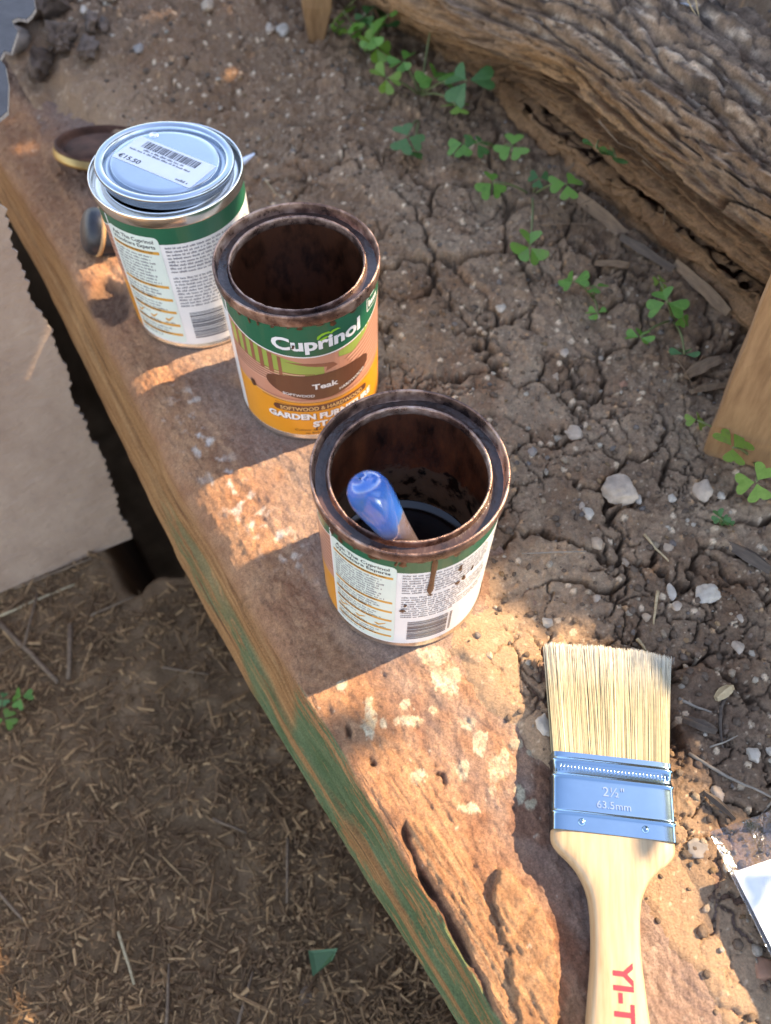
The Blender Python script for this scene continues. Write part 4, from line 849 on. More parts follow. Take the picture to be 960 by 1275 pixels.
# ------------------------------------------------------------------ flat paintbrush
def brush():
    bx, by = 0.1177, 0.0669; ang = math.atan2(0.0035, 0.0374)
    TOP = 0.0165                                                   # top face above the ground at the ferrule
    t = thing('paintbrush', 'flat paintbrush with pale bristles, metal ferrule and bare wooden handle lying on the soil', 'paintbrush', (bx, by, 0.0095), (R(1.5), 0, -ang))
    hw, th = 0.0308, 0.0075
    # --- handle: outline swept, rounded edges
    ys = np.array([0.004, 0.0, -.004, -.008, -.012, -.016, -.021, -.027, -.033, -.040, -.048, -.058, -.070, -.082, -.094, -.104, -.112, -.118, -.122, -.1235])
    ws = np.array([.0303, .0308, .0312, .0300, .0245, .0195, .0158, .0130, .0118, .0113, .0112, .0117, .0130, .0143, .0150, .0147, .0132, .0104, .0064, .001])
    yy = np.linspace(0.004, -.1235, 90); ww = np.interp(-yy, -ys, ws); k = np.ones(5) / 5
    ww = np.convolve(np.pad(ww, 2, 'edge'), k, 'valid'); ww[-1] = 0.001
    tt = np.interp(-yy, [0, .02, .05, .09, .12], [.0068, .0072, .0070, .0082, .0060])
    V, Fc, n = [], [], 28
    for y_, w, h in zip(yy, ww, tt):
        for i in range(n):
            a = 2 * math.pi * i / n; e = 0.42; cx = math.copysign(abs(math.cos(a)) ** e, math.cos(a)); cz = math.copysign(abs(math.sin(a)) ** (0.55), math.sin(a)); V.append((w * cx, y_, h * cz))
    for j in range(len(yy) - 1):
        for i in range(n): l = (i + 1) % n; Fc.append((j * n + i, j * n + l, (j + 1) * n + l, (j + 1) * n + i))
    Fc += [tuple(range(n)), tuple(reversed(range((len(yy) - 1) * n, len(yy) * n)))]
    hm = wood('pale_lacquered_wood', (0.33, 0.20, 0.095), (0.52, 0.365, 0.205), 'Y', 30, 0.45, 11); hm.node_tree.nodes['Principled BSDF'].inputs['Coat Weight'].default_value = 0.25
    hd = ob('handle', pyd(V, Fc), hm, t, True)
    V2, F2 = text2d('YI-TO', 0.0088, 0.036, 0.03); Vt = [(y - 0.0030, -0.0730 - x, 0.0) for x, y in V2]
    hz = np.interp([-v[1] for v in Vt], -yy[::1], tt); bm = bmesh.new(); vv = [bm.verts.new((v[0], v[1], z * 1.0 + .00018)) for v, z in zip(Vt, hz)]
    for f in F2:
        try: bm.faces.new([vv[i] for i in f])
        except ValueError: pass
    ob('red_lettering', bm, plain('red_print', (0.55, 0.012, 0.025), 0.45), hd)
    # --- ferrule: flattened tube with rolled ridges
    fm = plain('sky_tinted_ferrule', (0.25, 0.38, 0.49), 0.15, 1.0, 0.04, 60, 0.12, 140, 0.0003)  # blue of the reflected sky put into the metal's base colour
    prof = []; y = -0.0005; L = 0.0385
    def ridge(y_): return 0.0007 * (math.exp(-((y_ - .0085) / .0007) ** 2) + math.exp(-((y_ - .0265) / .0008) ** 2) + math.exp(-((y_ - .0345) / .0008) ** 2)) - 0.0004 * math.exp(-((y_ - .0305) / .002) ** 2)
    n = 44; V, Fc = [], []; rows = np.linspace(0, L, 100)
    for y_ in rows:
        r = ridge(y_); w = hw + r; h = th + r
        for i in range(n):
            a = 2 * math.pi * i / n; V.append((w * math.copysign(abs(math.cos(a)) ** 0.30, math.cos(a)), y_, h * math.copysign(abs(math.sin(a)) ** 0.22, math.sin(a))))
    for j in range(len(rows) - 1):
        for i in range(n): l = (i + 1) % n; Fc.append((j * n + i, (j + 1) * n + i, (j + 1) * n + l, j * n + l))
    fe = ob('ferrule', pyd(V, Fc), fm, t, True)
    bm = bmesh.new()
    for k in range(31):
        x = -.0278 + k * .00185
        for (dx, dy, s_) in ((0.0, 0.0, 1),):
            q = [(x - .0005, .0291), (x + .0003, .0289), (x + .0011, .0321), (x + .0003, .0323)]; c = (x + .0003, .0306)
            lo = [bm.verts.new((a, b, th - .0004)) for a, b in q]; hi = bm.verts.new((c[0], c[1], th + .0004)); hi2 = bm.verts.new((c[0] + .0003, c[1] + .0008, th + .0003))
            bm.faces.new((lo[0], lo[1], hi)); bm.faces.new((lo[1], lo[2], hi2, hi)); bm.faces.new((lo[2], lo[3], hi2)); bm.faces.new((lo[3], lo[0], hi, hi2))
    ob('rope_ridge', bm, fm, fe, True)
    bm = bmesh.new()
    for txt, cy, cap, w in (('2½"', .0196, .0046, .0108), ('63.5mm', .0136, .0036, .0172)):
        V2, F2 = text2d(txt, cap, w, 0.004); vv = [bm.verts.new((x - .0005, y_ + cy - .0015, th + .0001)) for x, y_ in V2]
        fs = []
        for f in F2:
            try: fs.append(bm.faces.new([vv[i] for i in f]))
            except ValueError: pass
        g = bmesh.ops.extrude_face_region(bm, geom=fs); bmesh.ops.translate(bm, verts=[e for e in g['geom'] if isinstance(e, bmesh.types.BMVert)], vec=(0, 0, .0005))
    ob('embossed_lettering', bm, plain('embossed_metal', (0.50, 0.54, 0.60), 0.2, 1.0), fe)
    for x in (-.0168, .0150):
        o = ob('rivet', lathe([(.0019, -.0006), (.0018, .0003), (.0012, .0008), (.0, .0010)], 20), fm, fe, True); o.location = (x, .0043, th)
    # --- bristles
    V, Fc, C = [], [], []; r = random.Random(3); Lb = 0.063
    split = lambda x: 0.0016 * math.tanh((x + .006) / .0016)
    for k in range(4200):
        x = r.uniform(-1, 1) * (hw - .0008); z = r.uniform(-1, 1) ; z = math.copysign(abs(z) ** 0.7, z) * (th - .0010)
        edge = 1 - 0.35 * (x / hw) ** 6
        l = Lb * r.uniform(0.955, 1.0) * (0.985 + 0.015 * math.cos(x * 60)); fan = 1.11 + 0.03 * r.random(); tw = r.uniform(-.0016, .0016); wd = r.uniform(.00010, .00024)
        b0 = len(V); cc = r.random(); clump = 0.5 + 0.5 * math.sin(x * 1900 + 3 * math.sin(x * 700)); sh = 0.75 + 0.3 * clump + 0.25 * (cc - 0.5)
        for i in range(6):
            f = i / 5; xx = x * (1 + (fan - 1) * f) + split(x) * f * 0.6 * (1 - 0.5 * f) + tw * f * f; zz = z * (1 - 0.25 * f) * edge + 0.0009 * math.sin(f * 3 + x * 300) * f; w = wd * (1 - 0.55 * f)
            yv = 0.0380 + l * f; V += [(xx - w, yv, zz), (xx + w, yv, zz + wd * 0.7 * (1 if cc > .5 else -1))]
            tip = max(0, f - 0.55) / 0.45
            base = (0.54 * sh, 0.44 * sh, 0.25 * sh); pale = (0.68, 0.62, 0.49); col = [base[q] * (1 - tip) + pale[q] * tip for q in range(3)]; C += [col, col]
        for i in range(5): Fc.append((b0 + 2 * i, b0 + 2 * i + 1, b0 + 2 * i + 3, b0 + 2 * i + 2))
    me = pyd(V, Fc); col_attr(me, np.array(C)); bm_ = earth('bristle', 400, 0.0, 0.42, 0.08, 0.0); stuff(ob('bristles', me, bm_, t))
    # solid heart of the tuft so that no daylight passes between the hairs
    ob('bristle_core', pyd([(-.0285, .037, -.0045), (.0285, .037, -.0045), (.0285, .037, .0045), (-.0285, .037, .0045), (-.0305, .092, -.0030), (.0305, .092, -.0030), (.0305, .092, .0030), (-.0305, .092, .0030)], [(0, 1, 2, 3), (7, 6, 5, 4), (0, 4, 5, 1), (1, 5, 6, 2), (2, 6, 7, 3), (3, 7, 4, 0)]), plain('bristle_core', (0.50, 0.40, 0.22), 0.8), t)
brush(); clk('brush')

# ------------------------------------------------------------------ clear packet with a white card
def packet():
    A_, B_, C_ = [Vector(un(*p, 0.012)) for p in ((886, 1041), (962, 1198), (962, 1021))]
    ey = (B_ - A_).normalized(); ex = (C_ - A_); ex = (ex - ey * ex.dot(ey)).normalized()
    t = thing('plastic_packet', 'crinkled clear plastic packet holding a white card at the corner of the soil', 'packet', (A_.x, A_.y, 0.012))
    Wp, Lp = 0.11, 0.20; nu, nv = 70, 120
    U, Vv = np.meshgrid(np.linspace(0, Wp, nu), np.linspace(-0.002, Lp, nv))
    m, nt, b = new_mat('clear_plastic'); nt.nodes.remove(b)
    tr = nt.nodes.new('ShaderNodeBsdfTransparent'); tr.inputs[0].default_value = (0.93, 0.94, 0.95, 1); gl = nt.nodes.new('ShaderNodeBsdfGlossy'); gl.inputs['Roughness'].default_value = 0.09
    fr = nt.nodes.new('ShaderNodeFresnel'); fr.inputs[0].default_value = 1.55; mx = nt.nodes.new('ShaderNodeMixShader')
    k = noise_node(nt, 90, 4, 0.6); bp = nt.nodes.new('ShaderNodeBump'); bp.inputs['Strength'].default_value = 0.5; bp.inputs['Distance'].default_value = 0.002; nt.links.new(k.outputs[0], bp.inputs['Height'])
    nt.links.new(bp.outputs[0], gl.inputs['Normal']); nt.links.new(bp.outputs[0], fr.inputs['Normal'])
    ml = nt.nodes.new('ShaderNodeMath'); ml.operation = 'MULTIPLY'; ml.inputs[1].default_value = 1.6; nt.links.new(fr.outputs[0], ml.inputs[0]); nt.links.new(ml.outputs[0], mx.inputs[0]); nt.links.new(tr.outputs[0], mx.inputs[1]); nt.links.new(gl.outputs[0], mx.inputs[2]); nt.links.new(mx.outputs[0], nt.nodes['Material Output'].inputs[0])
    for s_, nm in ((1, 'front_sheet'), (-1, 'back_sheet')):
        wr = 0.0016 * ridged(U * 60, Vv * 40, 3, 951) * ss(0.03, 0.0, Vv) + 0.0006 * fbm(U * 50, Vv * 50, 3, 952)
        puff = 0.0030 * np.sin(np.clip(U / 0.008, 0, 1) * np.pi / 2) * np.sin(np.clip((Vv + 0.002) / 0.012, 0, 1) * np.pi / 2)
        Zp = s_ * (0.0002 + puff * (1.0 if s_ > 0 else 0.5)) + wr * (s_ > 0) + 0.006 * Vv / Lp
        X = U * ex.x + Vv * ey.x; Y = U * ex.y + Vv * ey.y
        ob(nm, grid_mesh(nm, X, Y, Zp), m, t)
    tc = Vector(un(913, 1086, 0.013)) - Vector((A_.x, A_.y, 0.0)); u0 = tc.dot(ex); v0 = tc.dot(ey)
    pts = [(u0, v0), (Wp - .004, v0 + .001), (Wp - .004, Lp - .004), (u0 + .001, Lp - .004)]
    bm = bmesh.new(); lo = [bm.verts.new((u * ex.x + v * ey.x, u * ex.y + v * ey.y, 0.0006 + 0.006 * v / Lp)) for u, v in pts]; hi = [bm.verts.new((w.co.x, w.co.y, w.co.z + .0006)) for w in lo]
    bm.faces.new(hi); bm.faces.new(list(reversed(lo)))
    for i in range(4): j = (i + 1) % 4; bm.faces.new((lo[i], lo[j], hi[j], hi[i]))
    bmesh.ops.recalc_face_normals(bm, faces=bm.faces)
    ob('card', bm, plain('white_card', (0.82, 0.82, 0.82), 0.5, 0, 0.02), t)
packet()

# ------------------------------------------------------------------ cardboard against the sleeper
def serrated(pts, amp, step, seed):
    """edge cut with a wavy blade"""
    out = []; r = random.Random(seed)
    for a, b in zip(pts[:-1], pts[1:]):
        a = np.array(a); b = np.array(b); L = np.linalg.norm(b - a); n = max(2, int(L / step)); d = (b - a) / L; nn = np.array([-d[1], d[0]])
        for i in range(n):
            f = (i + r.uniform(-0.28, 0.28) * (0 < i)) / n; w = 0.0022 * math.sin(f * 23 + seed) + 0.0012 * math.sin(f * 61); out.append(tuple(a + d * L * f + nn * (w * (i > 0) + amp * (1 if i % 2 else -0.4) * (r.uniform(0.2, 1.5) if r.random() > 0.2 else 0.1))))
    out.append(tuple(pts[-1])); return out
def cardboard():
    m, nt, b = new_mat('grey_cardboard'); b.inputs['Roughness'].default_value = 0.85
    n = noise_node(nt, 22, 4, 0.6); r = ramp(nt, n.outputs[0], [(0.25, (0.27, 0.17, 0.11)), (0.5, (0.36, 0.238, 0.158)), (0.75, (0.42, 0.29, 0.195))]); nt.links.new(r.outputs[0], b.inputs['Base Color'])
    k = noise_node(nt, 40, 7, 0.65, sxyz=(1, 1, 2.0)); bump(nt, b, k.outputs[0], 0.8, 0.004)
    e = plain('cut_card_edge', (0.36, 0.31, 0.26), 0.9, 0, 0.35, 400)
    B = np.array(un(165, 670, DROP + 0.004)); C = np.array(un(0, 738, DROP + 0.004)); T = np.array(un(-2, 262, 0.05))
    ex = (C - B) / np.linalg.norm(C - B); up = (T - B); L = np.linalg.norm(up); up /= L; nrm = np.cross(ex, up); nrm /= np.linalg.norm(nrm)
    if nrm @ (CAMP - B) < 0: nrm = -nrm
    def sheet(name, outline, org, exx, upp, nn, thk, label):
        t = thing(name, label, 'cardboard', tuple(org))
        def body(z0, z1, scale, mt, nm):
            bm = bmesh.new(); lo = [bm.verts.new(Vector(exx * u + upp * v + nn * z0)) for u, v in outline]; hi = [bm.verts.new(Vector(exx * u + upp * v + nn * z1)) for u, v in outline]
            bm.faces.new(hi); bm.faces.new(list(reversed(lo)))
            for i in range(len(lo)): j = (i + 1) % len(lo); bm.faces.new((lo[i], lo[j], hi[j], hi[i]))
            bmesh.ops.recalc_face_normals(bm, faces=bm.faces); bmesh.ops.triangulate(bm, faces=[f for f in bm.faces if len(f.verts) > 4]); ob(nm, bm, mt, t)
        body(-0.0005, 0, 1, m, 'face_sheet'); body(-0.0045, -0.0006, 1, e, 'fluting'); body(-0.0051, -0.0046, 1, m, 'back_sheet')
        return t
    out = serrated([(0, 0.0), (0, L + 0.10)], 0.0020, 0.0040, 3) + serrated([(0.45, L + 0.10), (0.45, 0.0)], 0.003, 0.008, 4)
    sheet('cardboard_sheet', out, B, ex, up, nrm, 0.005, 'large grey-brown sheet of cardboard with a serrated edge leaning beside the sleeper')
    # torn corner reaching in at the far left
    z0 = 0.10
    P = [un(px, py, z0) for px, py in ((-60, -60), (30, -60), (39, -4), (34, 4), (28, 10), (18, 9), (10, 13), (12, 19), (17, 25), (13, 36), (8, 51), (0, 50), (-6, 60), (1, 68), (4, 90), (2, 122), (-30, 150), (-60, 140))]
    o0 = np.array(P[0]); uv = [((p - o0)[0], (p - o0)[1]) for p in P]
    m2 = plain('bluish_card', (0.075, 0.068, 0.066), 0.8, 0, 0.2, 60, 0.3, 200, 0.001)
    t2 = thing('cardboard_scrap', 'grey torn corner of cardboard with a ragged edge in the far left corner', 'cardboard', tuple(o0))
    for zz0, zz1, mt, nm in ((-0.0004, 0, m2, 'face_sheet'), (-0.0030, -0.0005, e, 'fluting')):
        bm = bmesh.new(); hi = [bm.verts.new((u, v, zz1 - 0.1 * u)) for u, v in uv]; lo = [bm.verts.new((u, v, zz0 - 0.1 * u)) for u, v in uv]; bm.faces.new(hi); bm.faces.new(list(reversed(lo)))
        for i in range(len(lo)): j = (i + 1) % len(lo); bm.faces.new((lo[i], lo[j], hi[j], hi[i]))
        bmesh.ops.recalc_face_normals(bm, faces=bm.faces); ob(nm, bm, mt, t2)
cardboard()

# ------------------------------------------------------------------ stones and clods
def stone_mesh(rx, ry, rz, seed, sub=3, ang=0.5, lump=0.0):
    bm = bmesh.new(); bmesh.ops.create_icosphere(bm, subdivisions=sub, radius=1.0); r = random.Random(seed)
    pl_ = [(Vector((r.gauss(0, 1), r.gauss(0, 1), r.gauss(0, 0.8))).normalized(), r.uniform(0.50, 0.85)) for _ in range(14)]
    V = np.array([v.co for v in bm.verts]); d = 1 + lump * gn(V[:, 0] * 3.1 + seed, V[:, 1] * 3.1 + V[:, 2] * 2.3, seed + 4) + lump * 0.6 * gn(V[:, 0] * 7 + seed, V[:, 1] * 7 + V[:, 2] * 6, seed + 5) + 0.16 * gn(V[:, 0] * 2.1 + seed, V[:, 1] * 2.1 + V[:, 2] * 1.7, seed) + 0.035 * gn(V[:, 0] * 6 + seed, V[:, 1] * 6 + V[:, 2] * 5, seed + 1)
    for v, k in zip(bm.verts, d):
        for nrm, h in pl_:
            e = v.co.dot(nrm)
            if e > h: v.co -= nrm * (e - h) * (0.55 + 0.45 * ang)
        v.co *= float(k); v.co = Vector((v.co.x * rx, v.co.y * ry, v.co.z * rz))
    me = bpy.data.meshes.new('stone'); bm.to_mesh(me); bm.free(); return me
MAT['cream_stone'] = plain('cream_stone', (0.42, 0.32, 0.235), 0.85, 0, 0.35, 70, 0.5, 350, 0.0012)
MAT['white_stone'] = plain('white_stone', (0.44, 0.37, 0.29), 0.85, 0, 0.28, 90, 0.4, 400, 0.0008)
MAT['buff_stone'] = plain('buff_stone', (0.42, 0.30, 0.20), 0.85, 0, 0.25, 80, 0.5, 350, 0.0010)
MAT['red_stone'] = plain('red_stone', (0.34, 0.17, 0.10), 0.85, 0, 0.25, 80, 0.5, 350, 0.0010)
MAT['grey_stone'] = plain('grey_stone', (0.25, 0.21, 0.175), 0.8, 0, 0.25, 80, 0.4, 350, 0.0010)
MAT['clod'] = plain('earth_clod', (0.15, 0.105, 0.078), 0.95, 0, 0.35, 60, 0.8, 300, 0.003)
MAT['dark_clod'] = plain('dark_earth_clod', (0.135, 0.092, 0.068), 0.95, 0, 0.35, 60, 0.8, 300, 0.003)
def stone(name, label, cat, px, py, w, h, mat, seed, flat=0.55, sink=0.35, group=None, rot=0.0):
    g = un(px, py); dist = math.sqrt(g[0] ** 2 + g[1] ** 2 + CAM_H ** 2); k = dist / F_PX
    rx = w * k / 2; sv = CAM_H / dist; rz0 = rx * flat; ry = max(0.5 * rx, min(1.6 * rx, h * k / 2 / max(0.45, sv)))
    z = height_at(g[0], g[1]); rz = min(rx, ry) * flat * 1.25
    o = ob(name, stone_mesh(rx, ry, rz, seed, 3 if w < 30 else 4, 0.5, 0.55 if 'clod' in name else 0.05), MAT[mat], smooth=False); o.location = (g[0], g[1], z + rz * (1 - 2 * sink)); o.rotation_euler = (0, 0, rot)
    o.data.polygons.foreach_set('use_smooth', np.full(len(o.data.polygons), True))
    return tag(o, label, cat, group)
PEB = 'pebbles lying on the soil'
for i, a in enumerate([
    ('stone', 'large cream stone lying on the cracked soil right of the front tin', 'stone', 769, 612, 50, 46, 'cream_stone', 3, 0.5, 0.30),
    ('stone', 'smooth white oval pebble above the bristles of the brush', 'pebble', 879, 742, 35, 24, 'white_stone', 4, 0.6, 0.3),
    ('stone', 'narrow upright white pebble next to the white oval pebble', 'pebble', 836, 738, 15, 25, 'white_stone', 5, 0.6, 0.3),
    ('stone', 'flat beige stone between the front tin and the clover', 'stone', 715, 541, 29, 21, 'cream_stone', 6, 0.5, 0.4),
    ('stone', 'pinkish beige stone below the wooden stake', 'stone', 874, 612, 28, 26, 'cream_stone', 7, 0.5, 0.4),
    ('stone', 'white pebble left of and below the large cream stone', 'pebble', 731, 640, 16, 18, 'white_stone', 8, 0.6, 0.35),
    ('stone', 'little beige pebble touching the lower left of the large cream stone', 'pebble', 724, 631, 10, 11, 'cream_stone', 9, 0.6, 0.35),
    ('stone', 'small pale pebble touching the right side of the large cream stone', 'pebble', 795, 620, 11, 13, 'white_stone', 10, 0.6, 0.35),
    ('stone', 'pale grey pebble right of the large cream stone', 'pebble', 836, 622, 15, 11, 'white_stone', 12, 0.5, 0.4),
    ('stone', 'small white pebble right of the pinkish beige stone', 'pebble', 897, 619, 12, 9, 'white_stone', 13, 0.6, 0.35),
    ('stone', 'angular cream pebble beside the long crack above the packet', 'pebble', 918, 807, 16, 18, 'cream_stone', 14, 0.6, 0.3),
    ('stone', 'tiny cream pebble between the white oval pebble and the long crack', 'pebble', 921, 771, 11, 10, 'cream_stone', 15, 0.6, 0.35),
    ('stone', 'white half-buried shell-like pebble above the twig by the packet', 'pebble', 935, 941, 18, 21, 'white_stone', 16, 0.6, 0.35),
    ('stone', 'cream pebble between the ferrule and the packet', 'pebble', 891, 989, 18, 16, 'cream_stone', 17, 0.5, 0.4),
    ('stone', 'pointed white pebble left of the bristles near the front tin', 'pebble', 681, 776, 16, 16, 'white_stone', 18, 0.6, 0.35),
    ('stone', 'buff pebble half sunk below the large cream stone', 'pebble', 742, 677, 19, 21, 'buff_stone', 19, 0.5, 0.4),
    ('stone', 'orange pebble below the short straw near the large cream stone', 'pebble', 782, 696, 11, 13, 'buff_stone', 20, 0.6, 0.35),
    ('stone', 'orange-buff pebble right of the slanting straw', 'pebble', 832, 681, 14, 13, 'buff_stone', 21, 0.6, 0.35),
    ('stone', 'pale pebble at the foot of the narrow upright white pebble', 'pebble', 841, 757, 12, 13, 'cream_stone', 22, 0.6, 0.35),
    ('stone', 'orange pebble left of the upright straw above the bristles', 'pebble', 805, 769, 14, 12, 'buff_stone', 23, 0.6, 0.35),
    ('stone', 'beige pebble midway between the front tin and the upright straw', 'pebble', 742, 746, 12, 11, 'cream_stone', 24, 0.6, 0.35),
    ('stone', 'grey pebble among the cracks right of the front rim', 'pebble', 662, 566, 14, 13, 'grey_stone', 25, 0.6, 0.35),
    ('stone', 'buff pebble above the beige stone between front tin and clover', 'pebble', 693, 468, 12, 13, 'buff_stone', 26, 0.6, 0.35),
    ('stone', 'white pebble on the soil midway between the middle tin and the log', 'pebble', 623, 386, 16, 9, 'white_stone', 27, 0.5, 0.4),
    ('stone', 'cream pebble left of the white pebble between middle tin and log', 'pebble', 593, 386, 13, 14, 'cream_stone', 28, 0.5, 0.4),
    ('stone', 'rust-coloured pebble below the lone clover leaf in the middle', 'pebble', 775, 480, 14, 10, 'red_stone', 29, 0.5, 0.4),
    ('stone', 'beige pebble near the crack right of the middle tin', 'pebble', 702, 440, 12, 11, 'cream_stone', 30, 0.5, 0.4),
    ('stone', 'tall pale wedge-shaped stone among the clods at the far left', 'stone', 148, 41, 22, 27, 'cream_stone', 31, 0.7, 0.2),
    ('stone', 'bluish white splinter of stone right of the large clod', 'stone', 119, 59, 9, 17, 'white_stone', 32, 0.6, 0.2),
    ('stone', 'grey angular stone left of the clods', 'stone', 33, 79, 29, 22, 'grey_stone', 33, 0.7, 0.25),
    ('stone', 'orange pebble on the loose soil behind the sealed tin', 'pebble', 263, 37, 15, 11, 'buff_stone', 34, 0.6, 0.3),
    ('stone', 'pale yellow pebble of a pair left of the small stake', 'pebble', 337, 47, 13, 12, 'cream_stone', 35, 0.6, 0.3),
    ('stone', 'white pebble of a pair left of the small stake', 'pebble', 352, 43, 16, 12, 'white_stone', 36, 0.6, 0.3),
    ('stone', 'grey-green pebble behind the stained lid', 'pebble', 180, 91, 15, 9, 'grey_stone', 37, 0.4, 0.35),
    ('stone', 'cream lump of plaster half under the left edge of the bristles', 'stone', 676, 905, 20, 34, 'white_stone', 38, 0.4, 0.4),
    ('stone', 'flat reddish stone under the left edge of the packet', 'stone', 953, 1207, 26, 30, 'red_stone', 39, 0.35, 0.45),
    ('stone', 'grey flat stone beside the shoulder of the brush handle', 'stone', 868, 1056, 28, 20, 'grey_stone', 40, 0.35, 0.5),
    ('stone', 'small white pebble at the right edge below the shell-like pebble', 'pebble', 957, 938, 12, 10, 'white_stone', 41, 0.5, 0.35),
    ('stone', 'buff pebble on the dusty fringe right of the front tin', 'pebble', 609, 817, 11, 11, 'buff_stone', 42, 0.5, 0.4),
]): stone(*a)
for a in [('earth_clod', 'largest rounded clod of earth at the far left', 'clod', 82, 50, 38, 46, 'dark_clod', 51, 0.75, 0.2), ('earth_clod', 'dark clod of earth left of the largest clod', 'clod', 50, 46, 32, 30, 'dark_clod', 52, 0.7, 0.2),
          ('earth_clod', 'reddish clod of earth in front of the largest clod', 'clod', 90, 88, 31, 29, 'clod', 53, 0.75, 0.2), ('earth_clod', 'rounded clod of earth between the grey stone and the reddish clod', 'clod', 57, 97, 27, 26, 'dark_clod', 54, 0.7, 0.25),
          ('earth_clod', 'flattish clod of earth at the right end of the clods', 'clod', 120, 95, 24, 18, 'clod', 55, 0.6, 0.25), ('earth_clod', 'small round clod beside the bluish white splinter', 'clod', 127, 71, 17, 16, 'clod', 56, 0.8, 0.2),
          ('earth_clod', 'smallest round clod nearest the wedge-shaped stone', 'clod', 141, 71, 12, 12, 'clod', 57, 0.8, 0.2), ('earth_clod', 'dark sloping clod above the grey angular stone', 'clod', 26, 55, 40, 26, 'dark_clod', 58, 0.6, 0.25),
          ('earth_clod', 'clod of earth against the bank at the top left behind the largest clod', 'clod', 98, 20, 34, 26, 'dark_clod', 59, 0.7, 0.2)]: stone(*a)
clk('stones')

def gravel():
    """grit and crumbs too small to pick out one by one"""
    bm = bmesh.new(); bmesh.ops.create_icosphere(bm, subdivisions=1, radius=1); BV = np.array([v.co for v in bm.verts]); BF = np.array([[v.index for v in f.verts] for f in bm.faces]); bm.free()
    N = 7500; px = rng.uniform(-30, 990, N); py = rng.uniform(0, 1290, N); G = np.array([un(a, b) for a, b in zip(px, py)])
    s, n = sn(G[:, 0], G[:, 1]); dist = np.sqrt((G ** 2).sum(1)); keep = (n > 0.115) | ((n > 0.05) & (rng.random(N) < 0.15)); G = G[keep]; dist = dist[keep]; N = len(G)
    for c in TINS.values():
        k = np.hypot(G[:, 0] - c[0], G[:, 1] - c[1]) > 0.054; G = G[k]; dist = dist[k]
    N = len(G); z = soil_height(G[:, 0], G[:, 1])[0]
    pal = np.array([(0.46, 0.34, 0.23), (0.34, 0.21, 0.11), (0.20, 0.145, 0.105), (0.17, 0.115, 0.08), (0.22, 0.18, 0.15), (0.50, 0.41, 0.31), (0.20, 0.135, 0.09), (0.17, 0.12, 0.085), (0.22, 0.15, 0.10), (0.19, 0.13, 0.09), (0.16, 0.11, 0.075), (0.21, 0.14, 0.095)])
    V, Fc, C = [], [], []
    for i in range(N):
        r = 0.0006 + 0.0022 * rng.random() ** 3.0 + 0.0006 * max(0, dist[i] - 0.5) * 2; a = rng.uniform(0, 6.28); sc = np.array([r * rng.uniform(0.7, 1.3), r * rng.uniform(0.7, 1.3), r * rng.uniform(0.5, 0.9)])
        P = BV * sc * (1 + 0.18 * rng.standard_normal((len(BV), 1))); ca, sa = math.cos(a), math.sin(a); P = np.stack([P[:, 0] * ca - P[:, 1] * sa, P[:, 0] * sa + P[:, 1] * ca, P[:, 2]], 1) + np.array([G[i, 0], G[i, 1], z[i] + r * 0.25])
        Fc.append(BF + len(V) * len(BV)); V.append(P); C.append(np.repeat(pal[rng.integers(0, len(pal))][None] * rng.uniform(0.75, 1.2), len(BV), 0))
    V = np.concatenate(V); me = pyd(V, np.concatenate(Fc).tolist()); col_attr(me, np.concatenate(C)); stuff(ob('soil_grit', me, MAT['soil'], smooth=True))['label'] = 'fine grit and crumbs scattered over the terrace soil'
gravel(); clk('gravel')

def litter():
    """chopped straw and bark chips that carpet the lower ground"""
    V, Fc, C = [], [], []; N = 24000; cnt = 0
    pal = np.array([(0.25, 0.158, 0.085), (0.17, 0.106, 0.058), (0.31, 0.205, 0.112), (0.115, 0.071, 0.040), (0.20, 0.126, 0.068), (0.14, 0.087, 0.05)])
    px = rng.uniform(-60, 640, N); py = rng.uniform(620, 1330, N); k = (px < 130 + (py - 640) * 0.62 + 60); px = px[k]; py = py[k]; G = np.array([un(a, b, DROP) for a, b in zip(px, py)])
    kk = (ss(-0.35, 0.25, fbm(G[:, 0] * 11, G[:, 1] * 11, 3, 206)) * 0.6 + 0.4) > rng.random(len(G)); s_, n_ = sn(G[:, 0], G[:, 1]); kk &= ~((s_ < 0.32) & (n_ > -0.085)); G = G[kk]; zg = DROP + 0.012 * fbm(G[:, 0] * 7, G[:, 1] * 7, 3, 201) + 0.006 * fbm(G[:, 0] * 40, G[:, 1] * 40, 3, 202)
    for i in range(len(G)):
        L = 0.003 + 0.013 * rng.random() ** 2.0 + (0.030 * rng.random() if rng.random() < 0.06 else 0); W = 0.0007 + 0.0026 * rng.random() ** 2.2; a = rng.uniform(0, 6.283); tilt = rng.normal(0, 0.32); roll = rng.normal(0, 0.6)
        d = np.array([math.cos(a) * math.cos(tilt), math.sin(a) * math.cos(tilt), math.sin(tilt)]); sdir = np.array([-math.sin(a), math.cos(a), 0.0]) * math.cos(roll) + np.array([0, 0, 1.0]) * math.sin(roll); u_ = np.cross(d, sdir) * W * 0.4
        c = np.array([G[i, 0], G[i, 1], zg[i] + 0.0015 + 0.004 * rng.random()]); e = d * L / 2; w = sdir * W / 2
        V += [c - e - w, c - e + w, c + e * 0.9 + w * 0.8, c + e - w * 0.7, c + u_ - e * 0.5, c + u_ + e * 0.5]; o = cnt; cnt += 6
        Fc += [(o, o + 1, o + 4), (o + 1, o + 2, o + 5, o + 4), (o + 2, o + 3, o + 5), (o + 3, o, o + 4, o + 5)]
        cc = pal[rng.integers(0, 6)] * rng.uniform(0.7, 1.3) * np.array([1.15, 1.0, 0.85]); C += [cc] * 6
    me = pyd(V, Fc); col_attr(me, np.array(C)); stuff(ob('straw_litter', me, MAT['chip']))['label'] = 'brown straw and bark chips carpeting the lower ground'
litter(); clk('litter')

